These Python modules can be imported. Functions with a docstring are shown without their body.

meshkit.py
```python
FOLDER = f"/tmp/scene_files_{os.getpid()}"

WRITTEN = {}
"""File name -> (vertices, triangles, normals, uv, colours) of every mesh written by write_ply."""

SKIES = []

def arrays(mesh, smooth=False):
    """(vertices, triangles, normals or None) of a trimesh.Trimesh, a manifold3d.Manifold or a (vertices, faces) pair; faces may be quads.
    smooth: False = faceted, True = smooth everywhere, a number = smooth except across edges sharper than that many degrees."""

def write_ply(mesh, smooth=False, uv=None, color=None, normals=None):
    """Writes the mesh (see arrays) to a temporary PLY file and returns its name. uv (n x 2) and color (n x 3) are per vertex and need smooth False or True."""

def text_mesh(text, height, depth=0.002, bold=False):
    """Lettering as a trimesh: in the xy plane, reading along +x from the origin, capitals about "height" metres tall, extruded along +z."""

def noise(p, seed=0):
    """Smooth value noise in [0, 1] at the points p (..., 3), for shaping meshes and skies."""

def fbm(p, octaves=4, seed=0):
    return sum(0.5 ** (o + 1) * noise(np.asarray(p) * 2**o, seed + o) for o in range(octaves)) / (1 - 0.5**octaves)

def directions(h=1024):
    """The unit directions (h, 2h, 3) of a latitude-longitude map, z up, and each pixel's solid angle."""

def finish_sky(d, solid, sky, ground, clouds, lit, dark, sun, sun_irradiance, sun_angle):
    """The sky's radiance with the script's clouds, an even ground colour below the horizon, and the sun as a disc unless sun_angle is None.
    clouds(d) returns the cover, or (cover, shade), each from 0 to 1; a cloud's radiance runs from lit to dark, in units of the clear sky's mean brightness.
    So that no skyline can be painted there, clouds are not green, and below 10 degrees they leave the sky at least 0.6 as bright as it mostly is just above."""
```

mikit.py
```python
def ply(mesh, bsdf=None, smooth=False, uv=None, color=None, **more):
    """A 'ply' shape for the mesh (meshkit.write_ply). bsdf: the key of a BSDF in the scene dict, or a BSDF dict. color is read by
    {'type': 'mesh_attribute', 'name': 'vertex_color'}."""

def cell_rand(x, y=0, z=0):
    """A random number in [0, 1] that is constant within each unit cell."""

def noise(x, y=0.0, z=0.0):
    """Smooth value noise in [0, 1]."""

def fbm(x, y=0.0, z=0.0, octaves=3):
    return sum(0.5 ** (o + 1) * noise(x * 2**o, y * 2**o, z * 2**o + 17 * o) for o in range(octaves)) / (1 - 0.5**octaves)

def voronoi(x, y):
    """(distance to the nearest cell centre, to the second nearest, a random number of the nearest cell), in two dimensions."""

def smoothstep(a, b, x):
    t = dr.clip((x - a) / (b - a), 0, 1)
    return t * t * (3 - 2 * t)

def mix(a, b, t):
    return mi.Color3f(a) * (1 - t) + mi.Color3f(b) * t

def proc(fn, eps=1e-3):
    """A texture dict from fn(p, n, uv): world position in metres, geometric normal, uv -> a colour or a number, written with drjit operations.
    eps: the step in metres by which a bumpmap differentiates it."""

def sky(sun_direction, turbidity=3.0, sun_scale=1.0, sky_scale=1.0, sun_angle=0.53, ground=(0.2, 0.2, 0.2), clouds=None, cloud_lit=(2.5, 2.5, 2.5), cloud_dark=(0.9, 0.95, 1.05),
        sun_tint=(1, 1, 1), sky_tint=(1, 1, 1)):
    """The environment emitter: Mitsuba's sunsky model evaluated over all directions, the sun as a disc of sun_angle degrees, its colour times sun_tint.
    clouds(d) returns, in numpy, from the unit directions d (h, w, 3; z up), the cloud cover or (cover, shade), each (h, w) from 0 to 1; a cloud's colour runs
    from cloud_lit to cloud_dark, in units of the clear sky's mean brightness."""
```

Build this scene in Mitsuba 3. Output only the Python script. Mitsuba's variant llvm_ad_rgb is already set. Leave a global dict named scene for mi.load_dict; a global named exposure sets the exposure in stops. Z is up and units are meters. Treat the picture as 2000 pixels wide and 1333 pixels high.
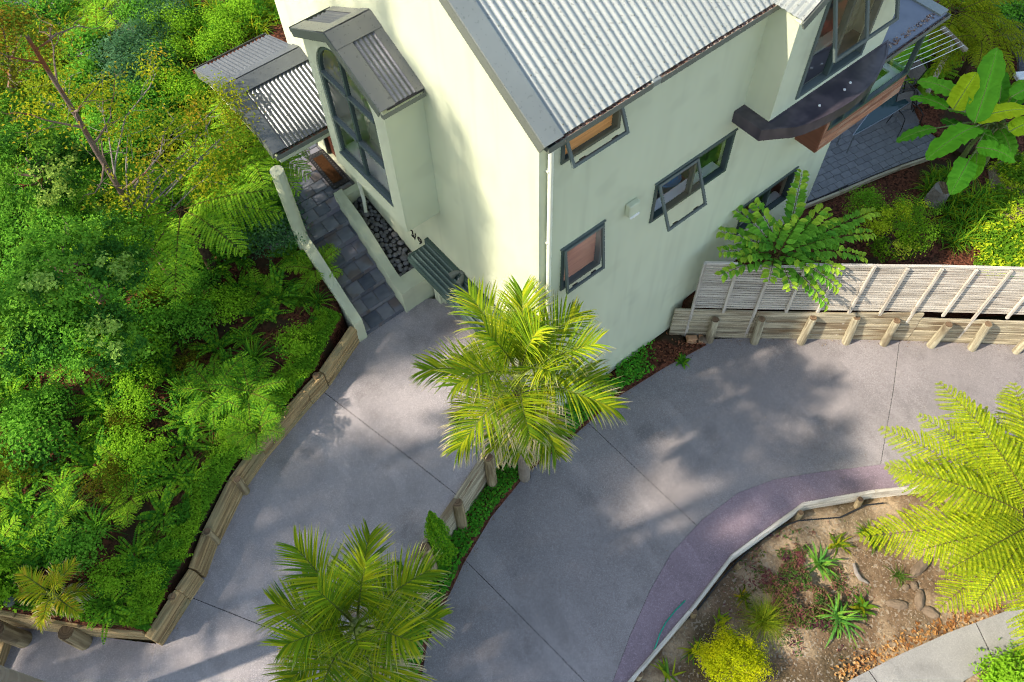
import math, numpy as np, trimesh, shapely, mitsuba as mi, drjit as dr, mikit, meshkit
from shapely.geometry import Polygon as RawPolygon, LineString, Point
from shapely import affinity
from scipy.spatial import Delaunay
from mikit import proc, noise, fbm, voronoi, smoothstep, mix, cell_rand

# ---------------------------------------------------------------- camera, light, exposure
exposure = 2.7
scene, labels = {"type": "scene"}, {}
SUN = (-0.7207, -0.2411, 0.6494)
scene["sky"] = mikit.sky(SUN, turbidity=3.0, sun_scale=0.88, sky_scale=1.7, sun_angle=1.3, sun_tint=(0.9, 0.97, 1.1), sky_tint=(1.34, 1.05, 0.83))
scene["camera"] = {"type": "perspective", "fov": 62.44, "fov_axis": "x", "near_clip": 0.1, "far_clip": 600.0,
    "to_world": mi.ScalarTransform4f().look_at(origin=[0, 0, 18.0], target=[0, 5.284, 9.507], up=[0.0474, 0.848, 0.527]),
    "film": {"type": "hdrfilm", "width": 1024, "height": 682}, "sampler": {"type": "independent", "sample_count": 64}}

# ---------------------------------------------------------------- helpers
def Polygon(p):
    q = RawPolygon(p); q = q if q.is_valid else q.buffer(0)
    return max(q.geoms, key=lambda g: g.area) if q.geom_type == 'MultiPolygon' else q

A0 = math.radians(37.0)                                   # the long wall runs along U, the gable wall along V
HU, HV, HC = np.array([math.cos(A0), math.sin(A0), 0]), np.array([-math.sin(A0), math.cos(A0), 0]), np.array([0.52, 8.75, 0.0])
HM = np.eye(4); HM[:3, 0], HM[:3, 1], HM[:3, 3] = HU, HV, HC
count = {}

def key(name, parent=None):
    base = (parent + "__" if parent else "") + name
    n = count.get(base, 0); count[base] = n + 1
    return base if n == 0 else f"{base}_{n:03d}"

def tag(k, label=None, cat=None, group=None, kind=None):
    d = {a: b for a, b in dict(label=label, category=cat, group=group, kind=kind).items() if b}
    if d: labels[k] = d
    return k

def thing(name, label, cat, group=None):
    return tag(key(name), label, cat, group)

def vf(mesh):
    if hasattr(mesh, "vertices"): return np.array(mesh.vertices, float), np.array(mesh.faces)
    if hasattr(mesh, "to_mesh"):
        m = mesh.to_mesh(); return np.array(m.vert_properties[:, :3], float), np.array(m.tri_verts)
    return np.asarray(mesh[0], float), np.asarray(mesh[1], int)

def add(name, mesh, mat, parent=None, label=None, cat=None, group=None, kind=None, smooth=False, uv=None, color=None, M=None):
    v, f = vf(mesh)
    if f.shape[1] == 4: f = np.vstack([f[:, [0, 1, 2]], f[:, [0, 2, 3]]])
    if M is not None: v = v @ M[:3, :3].T + M[:3, 3]
    if uv is None and isinstance(mesh, tuple) and len(mesh) > 2 and (smooth is True or smooth is False): uv = mesh[2]
    k = key(name, parent)
    scene[k] = mikit.ply((v, f), mat, smooth=smooth, uv=uv, color=color)
    return tag(k, label, cat, group, kind)

def H(name, mesh, mat, parent=None, **kw):                # a mesh given in the house's own frame
    return add(name, mesh, mat, parent, M=HM, **kw)

def join(ms):
    V, F, n, U = [], [], 0, []
    for m in ms:
        v, f = vf(m)
        if f.shape[1] == 4: f = np.vstack([f[:, [0, 1, 2]], f[:, [0, 2, 3]]])
        V.append(v); F.append(f + n); n += len(v)
        if isinstance(m, tuple) and len(m) > 2: U.append(m[2])
    return (np.vstack(V), np.vstack(F), np.vstack(U)) if len(U) == len(ms) else (np.vstack(V), np.vstack(F))

def box(x0, x1, y0, y1, z0, z1, ch=0.0):
    if ch <= 0:
        v = np.array([[x, y, z] for x in (x0, x1) for y in (y0, y1) for z in (z0, z1)], float)
        f = np.array([[0, 1, 3, 2], [4, 6, 7, 5], [0, 4, 5, 1], [2, 3, 7, 6], [0, 2, 6, 4], [1, 5, 7, 3]])
        return v, f
    lo, hi, P = np.array([x0, y0, z0]), np.array([x1, y1, z1]), []
    for a in range(3):
        for s in np.ndindex(2, 2, 2):
            p = np.where(np.array(s) == 0, lo, hi).astype(float)
            for b in range(3):
                if b != a: p[b] += ch if s[b] == 0 else -ch
            P.append(p)
    h = trimesh.convex.convex_hull(np.array(P)); return np.array(h.vertices), np.array(h.faces)

URNG = np.random.default_rng(5)

def board(p0, p1, h, t, ch=0.008, up=(0, 0, 1), side=0.0):
    """A sawn board from p0 to p1 (its middle line), h along up, t across; uv in metres along and round the grain."""
    p0, p1, up = np.array(p0, float), np.array(p1, float), np.array(up, float)
    d = p1 - p0; L = np.linalg.norm(d); d /= L
    s = np.cross(up, d); s /= np.linalg.norm(s); w = np.cross(d, s)
    v, f = box(0, L, -t / 2 + side, t / 2 + side, -h / 2, h / 2, ch)
    o = URNG.uniform(0, 50, 2)
    uv = np.stack([v[:, 0] + o[0], v[:, 1] + v[:, 2] + o[1]], 1)
    return p0 + v[:, :1] * d + v[:, 1:2] * s + v[:, 2:3] * w, f, uv

def tube(points, radii, sides=8, cap=True):
    p = np.asarray(points, float); n = len(p); r = np.broadcast_to(radii, (n,))
    t = np.gradient(p, axis=0); t /= np.linalg.norm(t, axis=1, keepdims=True) + 1e-12
    ref = np.array([0, 0, 1.0]) if abs(t[:, 2]).mean() < 0.8 else np.array([1.0, 0, 0])
    a = np.cross(t, ref); a /= np.linalg.norm(a, axis=1, keepdims=True) + 1e-12
    b, g = np.cross(t, a), np.arange(sides) * 2 * np.pi / sides
    v = (p[:, None] + r[:, None, None] * (np.cos(g)[None, :, None] * a[:, None] + np.sin(g)[None, :, None] * b[:, None])).reshape(-1, 3)
    i, j = np.meshgrid(np.arange(n - 1), np.arange(sides), indexing="ij")
    q = np.stack([i * sides + j, i * sides + (j + 1) % sides, (i + 1) * sides + (j + 1) % sides, (i + 1) * sides + j], -1).reshape(-1, 4)
    f = np.vstack([q[:, [0, 2, 1]], q[:, [0, 3, 2]]])
    L = np.concatenate([[0], np.cumsum(np.linalg.norm(np.diff(p, axis=0), axis=1))])
    o = URNG.uniform(0, 50, 2)
    uv = np.stack([np.repeat(L, sides) + o[0], np.tile(np.abs(g - np.pi), n) * np.repeat(r, sides) + o[1]], 1)
    if cap:
        k = len(v); v = np.vstack([v, p[:1], p[-1:]]); uv = np.vstack([uv, uv[:1], uv[-1:] + [0, .05]])
        f = np.vstack([f, [[k, j, (j + 1) % sides] for j in range(sides)], [[k + 1, (n - 1) * sides + (j + 1) % sides, (n - 1) * sides + j] for j in range(sides)]])
    return v, f, uv

def log(base, h, r, lean=(0, 0), sides=14):
    """A round timber post with a slightly chamfered, uneven top."""
    x, y, z = base
    pts = [(x, y, z), (x + lean[0] * .5, y + lean[1] * .5, z + h * .5), (x + lean[0], y + lean[1], z + h - .02), (x + lean[0], y + lean[1], z + h)]
    return tube(pts, [r * 1.03, r, r * .97, r * .88], sides)

def extrude(poly, z0, z1):
    m = []
    for g in getattr(poly, "geoms", [poly]):
        if g.area < 1e-5: continue
        e = trimesh.creation.extrude_polygon(g, z1 - z0, engine="earcut"); e.apply_translation([0, 0, z0]); m.append(e)
    return join(m)

def wall(poly, t0, t1, axis):
    """A wall plate: polygon in (along, z), extruded from t0 to t1; axis 'u': the plate stands at u = t, along is v; 'v': stands at v = t, along is u."""
    v, f = extrude(poly, t0, t1)[:2]
    if axis == "v": return np.stack([v[:, 0], v[:, 2], v[:, 1]], 1), f[:, ::-1]
    return np.stack([v[:, 2], v[:, 0], v[:, 1]], 1), f

def rect(a0, a1, b0, b1): return Polygon([(a0, b0), (a1, b0), (a1, b1), (a0, b1)])

def terrain(poly, zfn, step, skirt=1.0, seed=1):
    """A soil sheet over a plan polygon, its height zfn(x, y), with a skirt down its edge."""
    rng = np.random.default_rng(seed)
    poly = poly.segmentize(step * 1.2); x0, y0, x1, y1 = poly.bounds
    g = np.stack(np.meshgrid(np.arange(x0, x1, step), np.arange(y0, y1, step)), -1).reshape(-1, 2); g += rng.uniform(-.2, .2, g.shape) * step
    inner = shapely.contains_xy(poly.buffer(-step * .4), g[:, 0], g[:, 1])
    edge = np.array(poly.exterior.coords)[:-1]
    p = np.vstack([edge, g[inner]])
    t = Delaunay(p).simplices; c = p[t].mean(1)
    t = t[shapely.contains_xy(poly, c[:, 0], c[:, 1])]
    a = p[t]; flip = (a[:, 1, 0] - a[:, 0, 0]) * (a[:, 2, 1] - a[:, 0, 1]) < (a[:, 1, 1] - a[:, 0, 1]) * (a[:, 2, 0] - a[:, 0, 0]); t[flip] = t[flip][:, ::-1]
    z = zfn(p[:, 0], p[:, 1]); v = np.column_stack([p, z]); n, k = len(edge), len(v)
    low = v[:n].copy(); low[:, 2] -= skirt
    i = np.arange(n); j = (i + 1) % n
    q = np.stack([i, j, k + j, k + i], 1) if not poly.exterior.is_ccw else np.stack([j, i, k + i, k + j], 1)
    return np.vstack([v, low]), np.vstack([t, q[:, [0, 1, 2]], q[:, [0, 2, 3]]])

def bumpy(amp, freq, seed=0):
    return lambda x, y: amp * (meshkit.fbm(np.stack([x * freq, y * freq, x * 0], -1), 3, seed) - .5)

def corrugated(c0, across, down, normal, width, length, pitch=.12, amp=.016, n=8, rows=6):
    """A corrugated sheet: c0 its upper corner, 'across' the waves, 'down' the slope, with a thickness."""
    c0, across, down, normal = (np.array(x, float) for x in (c0, across, down, normal))
    k = max(int(width / pitch * n), 4); s = np.linspace(0, width, k + 1); d = np.linspace(0, length, rows)
    h = amp * np.cos(s / pitch * 2 * np.pi)
    def sheet(o): return (c0 + d[:, None, None] * down + s[None, :, None] * across + (h + o)[None, :, None] * normal).reshape(-1, 3)
    i, j = np.meshgrid(np.arange(rows - 1), np.arange(k), indexing="ij"); w = k + 1
    q = np.stack([i * w + j, i * w + j + 1, (i + 1) * w + j + 1, (i + 1) * w + j], -1).reshape(-1, 4)
    if np.dot(np.cross(across, down), normal) < 0: q = q[:, ::-1]
    V = np.vstack([sheet(0), sheet(-.004)]); N = rows * w
    e = np.arange(k); e = e + (rows - 1) * w
    cap = np.stack([e, e + 1, e + 1 + N, e + N], 1)
    return V, np.vstack([q, q[:, ::-1] + N, cap])

# ---------------------------------------------------------------- materials
def bsdf(name, color, rough=.7, spec=.5, metallic=0.0, bump=None, two=True, **kw):
    c = proc(color) if callable(color) else {"type": "rgb", "value": list(color)}
    b = {"type": "principled", "base_color": c, "roughness": proc(rough) if callable(rough) else float(rough), "specular": float(spec), "metallic": float(metallic), **kw}
    if bump: b = {"type": "bumpmap", "arbitrary": proc(bump[0], eps=bump[2] if len(bump) > 2 else .004), "scale": float(bump[1]), "bsdf": b}
    scene[name] = {"type": "twosided", "bsdf": b} if two else b
    return name

def speckle(p, a, b, dark, light, tint=(1, 1, 1)):
    g = noise(p.x * 95, p.y * 95, p.z * 60); g2 = noise(p.x * 37 + 9, p.y * 37, 3)
    big = fbm(p.x * .9, p.y * .9, 5, 4)
    v = a + b * (big - .5) + (g - .5) * .06 + (g2 - .5) * .045
    st = smoothstep(.55, .78, fbm(p.x * 1.3 + 31, p.y * 1.3, 2, 5)) + .4 * smoothstep(.6, .8, fbm(p.x * 5.1, p.y * 5.1, 9, 4))
    sc = smoothstep(.6, .75, fbm(p.x * 1.9 + p.y * 1.1, p.y * .5 - p.x * .35, 6, 4)); v = v * (1 + .13 * sc)
    v = v * (1 - dark * st) + light * smoothstep(.72, .8, noise(p.x * 70, p.y * 70, 8)) * .1
    return mi.Color3f(v * tint[0], v * tint[1], v * tint[2])

bsdf("m_drive_low", lambda p, n, uv: speckle(p, .23, .085, .16, .5, (1.06, .97, .97)), .8, .3, bump=(lambda p, n, uv: noise(p.x * 90, p.y * 90, 0), .004))
bsdf("m_drive_up", lambda p, n, uv: speckle(p, .31, .11, .2, .6, (1.05, .97, 1.0)), .8, .3, bump=(lambda p, n, uv: noise(p.x * 90, p.y * 90, 0), .004))
bsdf("m_border", lambda p, n, uv: speckle(p, .2, .06, .2, .6, (1.13, .87, 1.02)), .75, .35)
bsdf("m_path", lambda p, n, uv: speckle(p, .27, .1, .18, .3, (1.0, .98, .93)), .85, .3)
bsdf("m_joint", (.03, .03, .032), .9)
bsdf("m_asphalt", lambda p, n, uv: speckle(p, .06, .03, .2, .4, (1, 1, 1.08)), .85)
bsdf("m_ground", lambda p, n, uv: mix((.05, .05, .02), (.1, .085, .045), fbm(p.x * .7, p.y * .7, 1, 4)), .95, .1)
def mulch(p, n, uv):
    a = fbm(p.x * 26, p.y * 26, p.z * 26, 3); b = fbm(p.x * 1.7, p.y * 1.7, 3, 3)
    return mix(mix((.03, .013, .008), (.17, .062, .035), smoothstep(.25, .75, a)), (.05, .035, .02), smoothstep(.5, .75, b))
bsdf("m_mulch", mulch, .95, .1, bump=(lambda p, n, uv: fbm(p.x * 22, p.y * 22, 0, 3), .03))
def dirt(p, n, uv):
    a = fbm(p.x * 1.6, p.y * 1.6, 2, 4); b = fbm(p.x * 34, p.y * 34, 1, 3); c = fbm(p.x * .8 + 5, p.y * .8, 7, 3)
    k = mix((.15, .1, .06), (.35, .26, .165), smoothstep(.3, .7, a)); k = mix(k, (.062, .05, .028), smoothstep(.5, .7, c) * .75)
    k = k * (.6 + .8 * b); return mix(k, (.34, .3, .24), smoothstep(.72, .8, noise(p.x * 28, p.y * 28, 4)) * .5)
bsdf("m_dirt", dirt, .95, .1, bump=(lambda p, n, uv: fbm(p.x * 16, p.y * 16, 0, 4), .035))
bsdf("m_gravel", lambda p, n, uv: mix((.13, .11, .12), (.3, .27, .29), fbm(p.x * 12, p.y * 12, 1, 4)), .95)
def paint(p, n, uv):
    a = fbm(p.x * .8, p.y * .8, p.z * .8, 4); b = noise(p.x * 6, p.y * 6, p.z * 1.2); s = smoothstep(.5, .8, fbm(p.x * 4.5, p.y * 4.5, p.z * .3, 4)) + .8 * smoothstep(.62, .75, fbm(p.x * 1.1, p.y * 1.1, p.z * 1.1, 4))
    return mix((.5, .535, .385), (.545, .58, .42), a) * (.97 + .05 * b) * (1 - .07 * s)
bsdf("m_wall", paint, .8, .3, bump=(lambda p, n, uv: fbm(p.x * 30, p.y * 30, p.z * 30, 2), .0045))
bsdf("m_cap", lambda p, n, uv: paint(p, n, uv) * (.86 + .24 * fbm(p.x * 3, p.y * 3, p.z * 3, 4)), .85, .25)
def roofm(c, k):
    def fn(p, n, uv):
        a = fbm(p.x * .9, p.y * .9, p.z * .9, 4); d = smoothstep(.78, .86, noise(p.x * 31, p.y * 31, p.z * 31))
        u_ = p.x * .799 + p.y * .602; a = a + .3 * (cell_rand(dr.floor(u_ / .76), 3) - .5)
        return mi.Color3f(*c) * (.8 + .4 * a) * (1 - k * d)
    return fn
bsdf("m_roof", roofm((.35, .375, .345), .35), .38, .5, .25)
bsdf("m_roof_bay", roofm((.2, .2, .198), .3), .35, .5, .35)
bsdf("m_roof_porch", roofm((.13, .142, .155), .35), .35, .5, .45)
bsdf("m_flash", roofm((.205, .23, .215), .2), .42, .5, .15)
bsdf("m_flash_dark", roofm((.11, .122, .132), .2), .42, .5, .2)
bsdf("m_gutter", roofm((.125, .14, .12), .2), .5, .5)
bsdf("m_membrane", lambda p, n, uv: mix((.13, .15, .19), (.22, .24, .29), fbm(p.x * 2.2, p.y * 2.2, 1, 4)), .7)
bsdf("m_hood", lambda p, n, uv: mix((.035, .03, .042), (.085, .07, .08), smoothstep(.35, .75, fbm(p.x * 3, p.y * 3, p.z, 4))), .42, .5)
bsdf("m_frame", (.045, .07, .066), .4, .5)
bsdf("m_frame_light", (.085, .112, .108), .42, .5)
bsdf("m_canopy", roofm((.045, .08, .068), .25), .5, .5)
bsdf("m_white", (.72, .73, .7), .5, .5)
bsdf("m_pipe", (.66, .68, .56), .5, .5)
bsdf("m_dark", (.008, .008, .009), .6)
bsdf("m_interior", (.09, .08, .075), .9)
bsdf("m_interior_pale", (.42, .4, .37), .9)
bsdf("m_carpet", (.12, .11, .115), .95)
bsdf("m_black", (.012, .012, .013), .5)
bsdf("m_steel", (.35, .36, .38), .35, .5, .8)
bsdf("m_brown_ply", lambda p, n, uv: mix((.1, .03, .016), (.16, .052, .027), fbm(p.x * 3, p.y * 3, p.z * 25, 3)), .6)
bsdf("m_blind", lambda p, n, uv: mix((.55, .2, .035), (.75, .33, .07), noise(p.x * 3, p.y * 3, p.z * 60)), .5)
bsdf("m_blind_red", lambda p, n, uv: mix((.36, .13, .07), (.48, .2, .11), noise(p.x * 3, p.y * 3, p.z * 60)), .5)
bsdf("m_blue", (.02, .25, .5), .4)
bsdf("m_teal", (.01, .32, .24), .35)
bsdf("m_hose_black", (.02, .02, .022), .5)
bsdf("m_lamp_glass", (.5, .52, .5), .2)
scene["m_glass"] = {"type": "thindielectric", "int_ior": 1.5}
def grain(c0, c1, c2, f=38.0, stain=.5):
    def fn(p, n, uv):
        g = fbm(uv.x * 1.6, uv.y * f, 2, 4); kn = smoothstep(.74, .82, noise(uv.x * 2.3, uv.y * 9, 5)); t = noise(dr.floor(uv.x / 50) + uv.x * .15, uv.y * .6, 7)
        c = mix(c0, c1, smoothstep(.25, .75, g)); c = c * (.8 + .4 * t)
        return mix(c, c2, smoothstep(.52, .8, fbm(uv.x * 1.1 + 7, uv.y * 4, 1, 3)) * stain + kn * .3)
    return fn
bsdf("m_sleeper", grain((.21, .145, .07), (.42, .31, .16), (.27, .235, .13), 38, .6), .85, .2, bump=(lambda p, n, uv: fbm(uv.x * 2, uv.y * 45, 1, 3), .008))
bsdf("m_wall_board", grain((.24, .2, .135), (.46, .41, .29), (.17, .12, .07), 30, .8), .85, .2, bump=(lambda p, n, uv: fbm(uv.x * 2, uv.y * 45, 1, 3), .008))
bsdf("m_fence", grain((.4, .36, .3), (.57, .53, .46), (.25, .21, .17), 60, .4), .85, .2)
bsdf("m_log", grain((.2, .155, .085), (.35, .285, .17), (.1, .07, .04), 26, .8), .85, .2, bump=(lambda p, n, uv: fbm(uv.x * 3, uv.y * 30, 1, 3), .01))
bsdf("m_log_pale", grain((.25, .215, .145), (.42, .385, .27), (.13, .1, .065), 26, .7), .85, .2, bump=(lambda p, n, uv: fbm(uv.x * 3, uv.y * 30, 1, 3), .01))
bsdf("m_log_end", grain((.1, .065, .04), (.22, .15, .09), (.05, .035, .025), 22, .6), .9, .1)
bsdf("m_edging", grain((.4, .37, .31), (.62, .59, .52), (.3, .25, .19), 30, .5), .85, .2)
bsdf("m_cedar", grain((.2, .085, .05), (.35, .17, .1), (.4, .3, .22), 40, .5), .7, .3)
bsdf("m_bark", lambda p, n, uv: mix(mix((.1, .07, .055), (.2, .15, .125), fbm(p.x * 12, p.y * 12, p.z * 5, 4)), (.2, .075, .035), smoothstep(.55, .7, fbm(p.x * 2, p.y * 2, p.z * 1.6, 3))), .9, .1)
bsdf("m_bark_grey", lambda p, n, uv: mix((.13, .115, .1), (.34, .31, .28), fbm(p.x * 9, p.y * 9, p.z * 9, 4)), .9, .1)
bsdf("m_palm_trunk", lambda p, n, uv: mix((.16, .13, .1), (.28, .24, .19), fbm(p.x * 3, p.y * 3, p.z * 16, 3)), .9, .1)
bsdf("m_fern_trunk", lambda p, n, uv: mix((.02, .014, .01), (.08, .055, .035), fbm(p.x * 16, p.y * 16, p.z * 16, 3)), .95, .1)
def slatec(p, n, uv):
    t = noise(uv.x * .13, uv.y * .13, 3); g = fbm(uv.x * 5, uv.y * 9, 1, 4); r = smoothstep(.6, .8, fbm(uv.x * 2.2, uv.y * 2.2, 9, 3))
    c = mix((.05, .066, .095), (.25, .25, .27), smoothstep(.2, .8, t) * .6 + g * .5); c = mix(c, (.2, .19, .225), smoothstep(.6, .9, noise(uv.x * .17 + 5, uv.y * .17, 8))); return mix(c, (.16, .11, .075), r * .6)
bsdf("m_slate", slatec, .55, .4, bump=(lambda p, n, uv: fbm(uv.x * 9, uv.y * 9, 1, 3), .008))
bsdf("m_grout", (.2, .19, .185), .9)
def paverc(p, n, uv):
    t = noise(uv.x * .13, uv.y * .13, 3); return mix((.12, .125, .135), (.21, .21, .22), t * .6 + .5 * fbm(uv.x * 14, uv.y * 14, 2, 3))
bsdf("m_paver", paverc, .85, .3)
bsdf("m_stone", lambda p, n, uv: mix((.06, .062, .068), (.19, .19, .2), noise(uv.x * .2, uv.y * .2, 1) * .8 + .25 * fbm(p.x * 30, p.y * 30, p.z * 30, 2)), .6, .4)
bsdf("m_rock", lambda p, n, uv: mix((.09, .065, .043), (.25, .19, .135), fbm(p.x * 6, p.y * 6, p.z * 6, 4)), .9, .2, bump=(lambda p, n, uv: fbm(p.x * 14, p.y * 14, p.z * 14, 3), .03))
bsdf("m_brick", lambda p, n, uv: mix((.36, .17, .09), (.5, .32, .17), fbm(p.x * 20, p.y * 20, p.z * 20, 3)), .9)
bsdf("m_coir", lambda p, n, uv: mix((.035, .016, .007), (.062, .03, .013), fbm(p.x * 50, p.y * 50, 1, 2)), .95, .05)
bsdf("m_rubber", (.014, .013, .013), .6, .4)
bsdf("m_sling", lambda p, n, uv: mix((.11, .1, .1), (.16, .15, .145), noise(p.x * 60, p.y * 60, p.z * 60)), .8)
bsdf("m_tint_glass", (.02, .05, .055), .08, .6)
VC = {"type": "mesh_attribute", "name": "vertex_color"}
scene["m_leaf"] = {"type": "principledthin", "base_color": VC, "roughness": .5, "spec_trans": 0.0, "diff_trans": .75, "eta": 1.4}
scene["m_leaf_gloss"] = {"type": "principledthin", "base_color": VC, "roughness": .27, "spec_trans": 0.0, "diff_trans": .6, "eta": 1.45}
scene["m_vc"] = {"type": "twosided", "bsdf": {"type": "principled", "base_color": VC, "roughness": .9, "specular": .1}}

# ================================================================ THE SETTING: ground, drives, paths
add("ground", box(-300, 300, -300, 300, -3.0, -0.9), "m_ground", kind="structure")
labels["ground"].update(label="dark earth that lies under and beyond the gardens")

def slabs(name, poly, z, thick, mat, joints, label, gap=.007):
    """Concrete poured in panels: each panel of the sheet between the control joints is a part."""
    k = tag(key(name), label, None, None, "structure")
    cut = poly
    for j in joints: cut = cut.difference(LineString(j).buffer(gap))
    for g in sorted(getattr(cut, "geoms", [cut]), key=lambda g: -g.area):
        if g.area > .02: add("slab", extrude(g, z - thick, z), mat, k)
    add("joint_filler", extrude(poly.buffer(-.02), z - thick, z - .012), "m_joint", k)
    return k

STRIP = [(-2.028,4.031),(-1.746,4.641),(-1.497,5.113),(-1.274,5.599),(-0.637,6.63),(0.211,7.64),(1.205,8.387),(1.854,8.953),(2.521,9.508),(3.729,10.24),(4.799,10.8)]
LOWER = Polygon(STRIP + [(4.865,10.977),(5.874,10.966),(8.21,10.792),(9.776,10.66),(12.566,10.373),(16.149,9.942),(18.265,7.003),(11.367,7.041)] + [(7.941,6.82),(6.313,6.611),(4.499,5.504),(3.416,4.393),(1.902,2.965),(0.817,1.899),(-2.35,2.034)])
BORDER = Polygon([(1.469,2.511),(1.675,3.042),(2.136,3.944),(2.674,4.864),(3.211,5.611),(3.988,6.322),(4.886,6.911),(5.746,7.187),(6.819,7.32),(8.005,7.41),(9.197,7.501),(11.567,7.596),(11.367,7.041),(7.941,6.82),(6.313,6.611),(4.499,5.504),(3.416,4.393),(1.902,2.965),(1.415,2.467)])
slabs("lower_driveway", LOWER.difference(BORDER), 0.0, .12, "m_drive_low", [[(1.275,9.325),(1.775,8.741),(2.673,7.642),(3.522,6.617),(3.905,6.15)], [(-1.328,5.771),(-0.679,5.075),(0.493,3.795),(1.67,2.502)], [(9.731,11.04),(9.062,9.328),(8.248,7.448)]], "grey concrete driveway that sweeps round below the house and the fence")
slabs("driveway_border", BORDER.buffer(-.006), .004, .12, "m_border", [], "purple tinted concrete band along the outer curve of the lower driveway")
UPPER = Polygon([(-3.639,10.608),(-4.269,9.378),(-4.6,8.954),(-5.477,7.701),(-5.9,6.919),(-6.279,5.794),(-6.423,5.125),(-6.632,4.733),(-7.033,3.91),(-7.074,3.196),(-7.092,2.074),(-3.615,1.926),(-2.804,4.262)] + [(-2.016,5.505),(-1.313,6.533),(-0.654,7.539),(-0.037,8.485),(0.467,8.865),(-0.82,10.522),(-1.559,11.501),(-2.072,11.605),(-2.467,11.303),(-3.376,10.594)])
slabs("upper_driveway", UPPER, 1.5, 1.3, "m_drive_up", [[(-4.527,9.431),(-4.24,9.154),(-3.2,8.252),(-2.234,7.418),(-1.208,6.506)], [(-6.86,4.893),(-6.619,4.772),(-5.788,4.428),(-4.545,3.911),(-2.953,3.284)]], "pale blue grey concrete driveway that leads up to the garage door")
sidev = np.array([(*p, 1.495) for p in [(-7.026,3.873),(-7.084,3.196),(-7.092,2.074)]] + [(*p, .95) for p in [(-10.997,2.299),(-11.766,4.711),(-10.477,4.522)]])
sidev = np.vstack([sidev, sidev - [0, 0, .5]])
add("lower_parking_apron", (sidev, np.array([[0, 1, 2], [0, 2, 5], [2, 3, 5], [3, 4, 5], [6, 0, 5], [6, 5, 11]])), "m_drive_up", label="pale concrete apron below the corner of the left garden wall", kind="structure")

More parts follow.
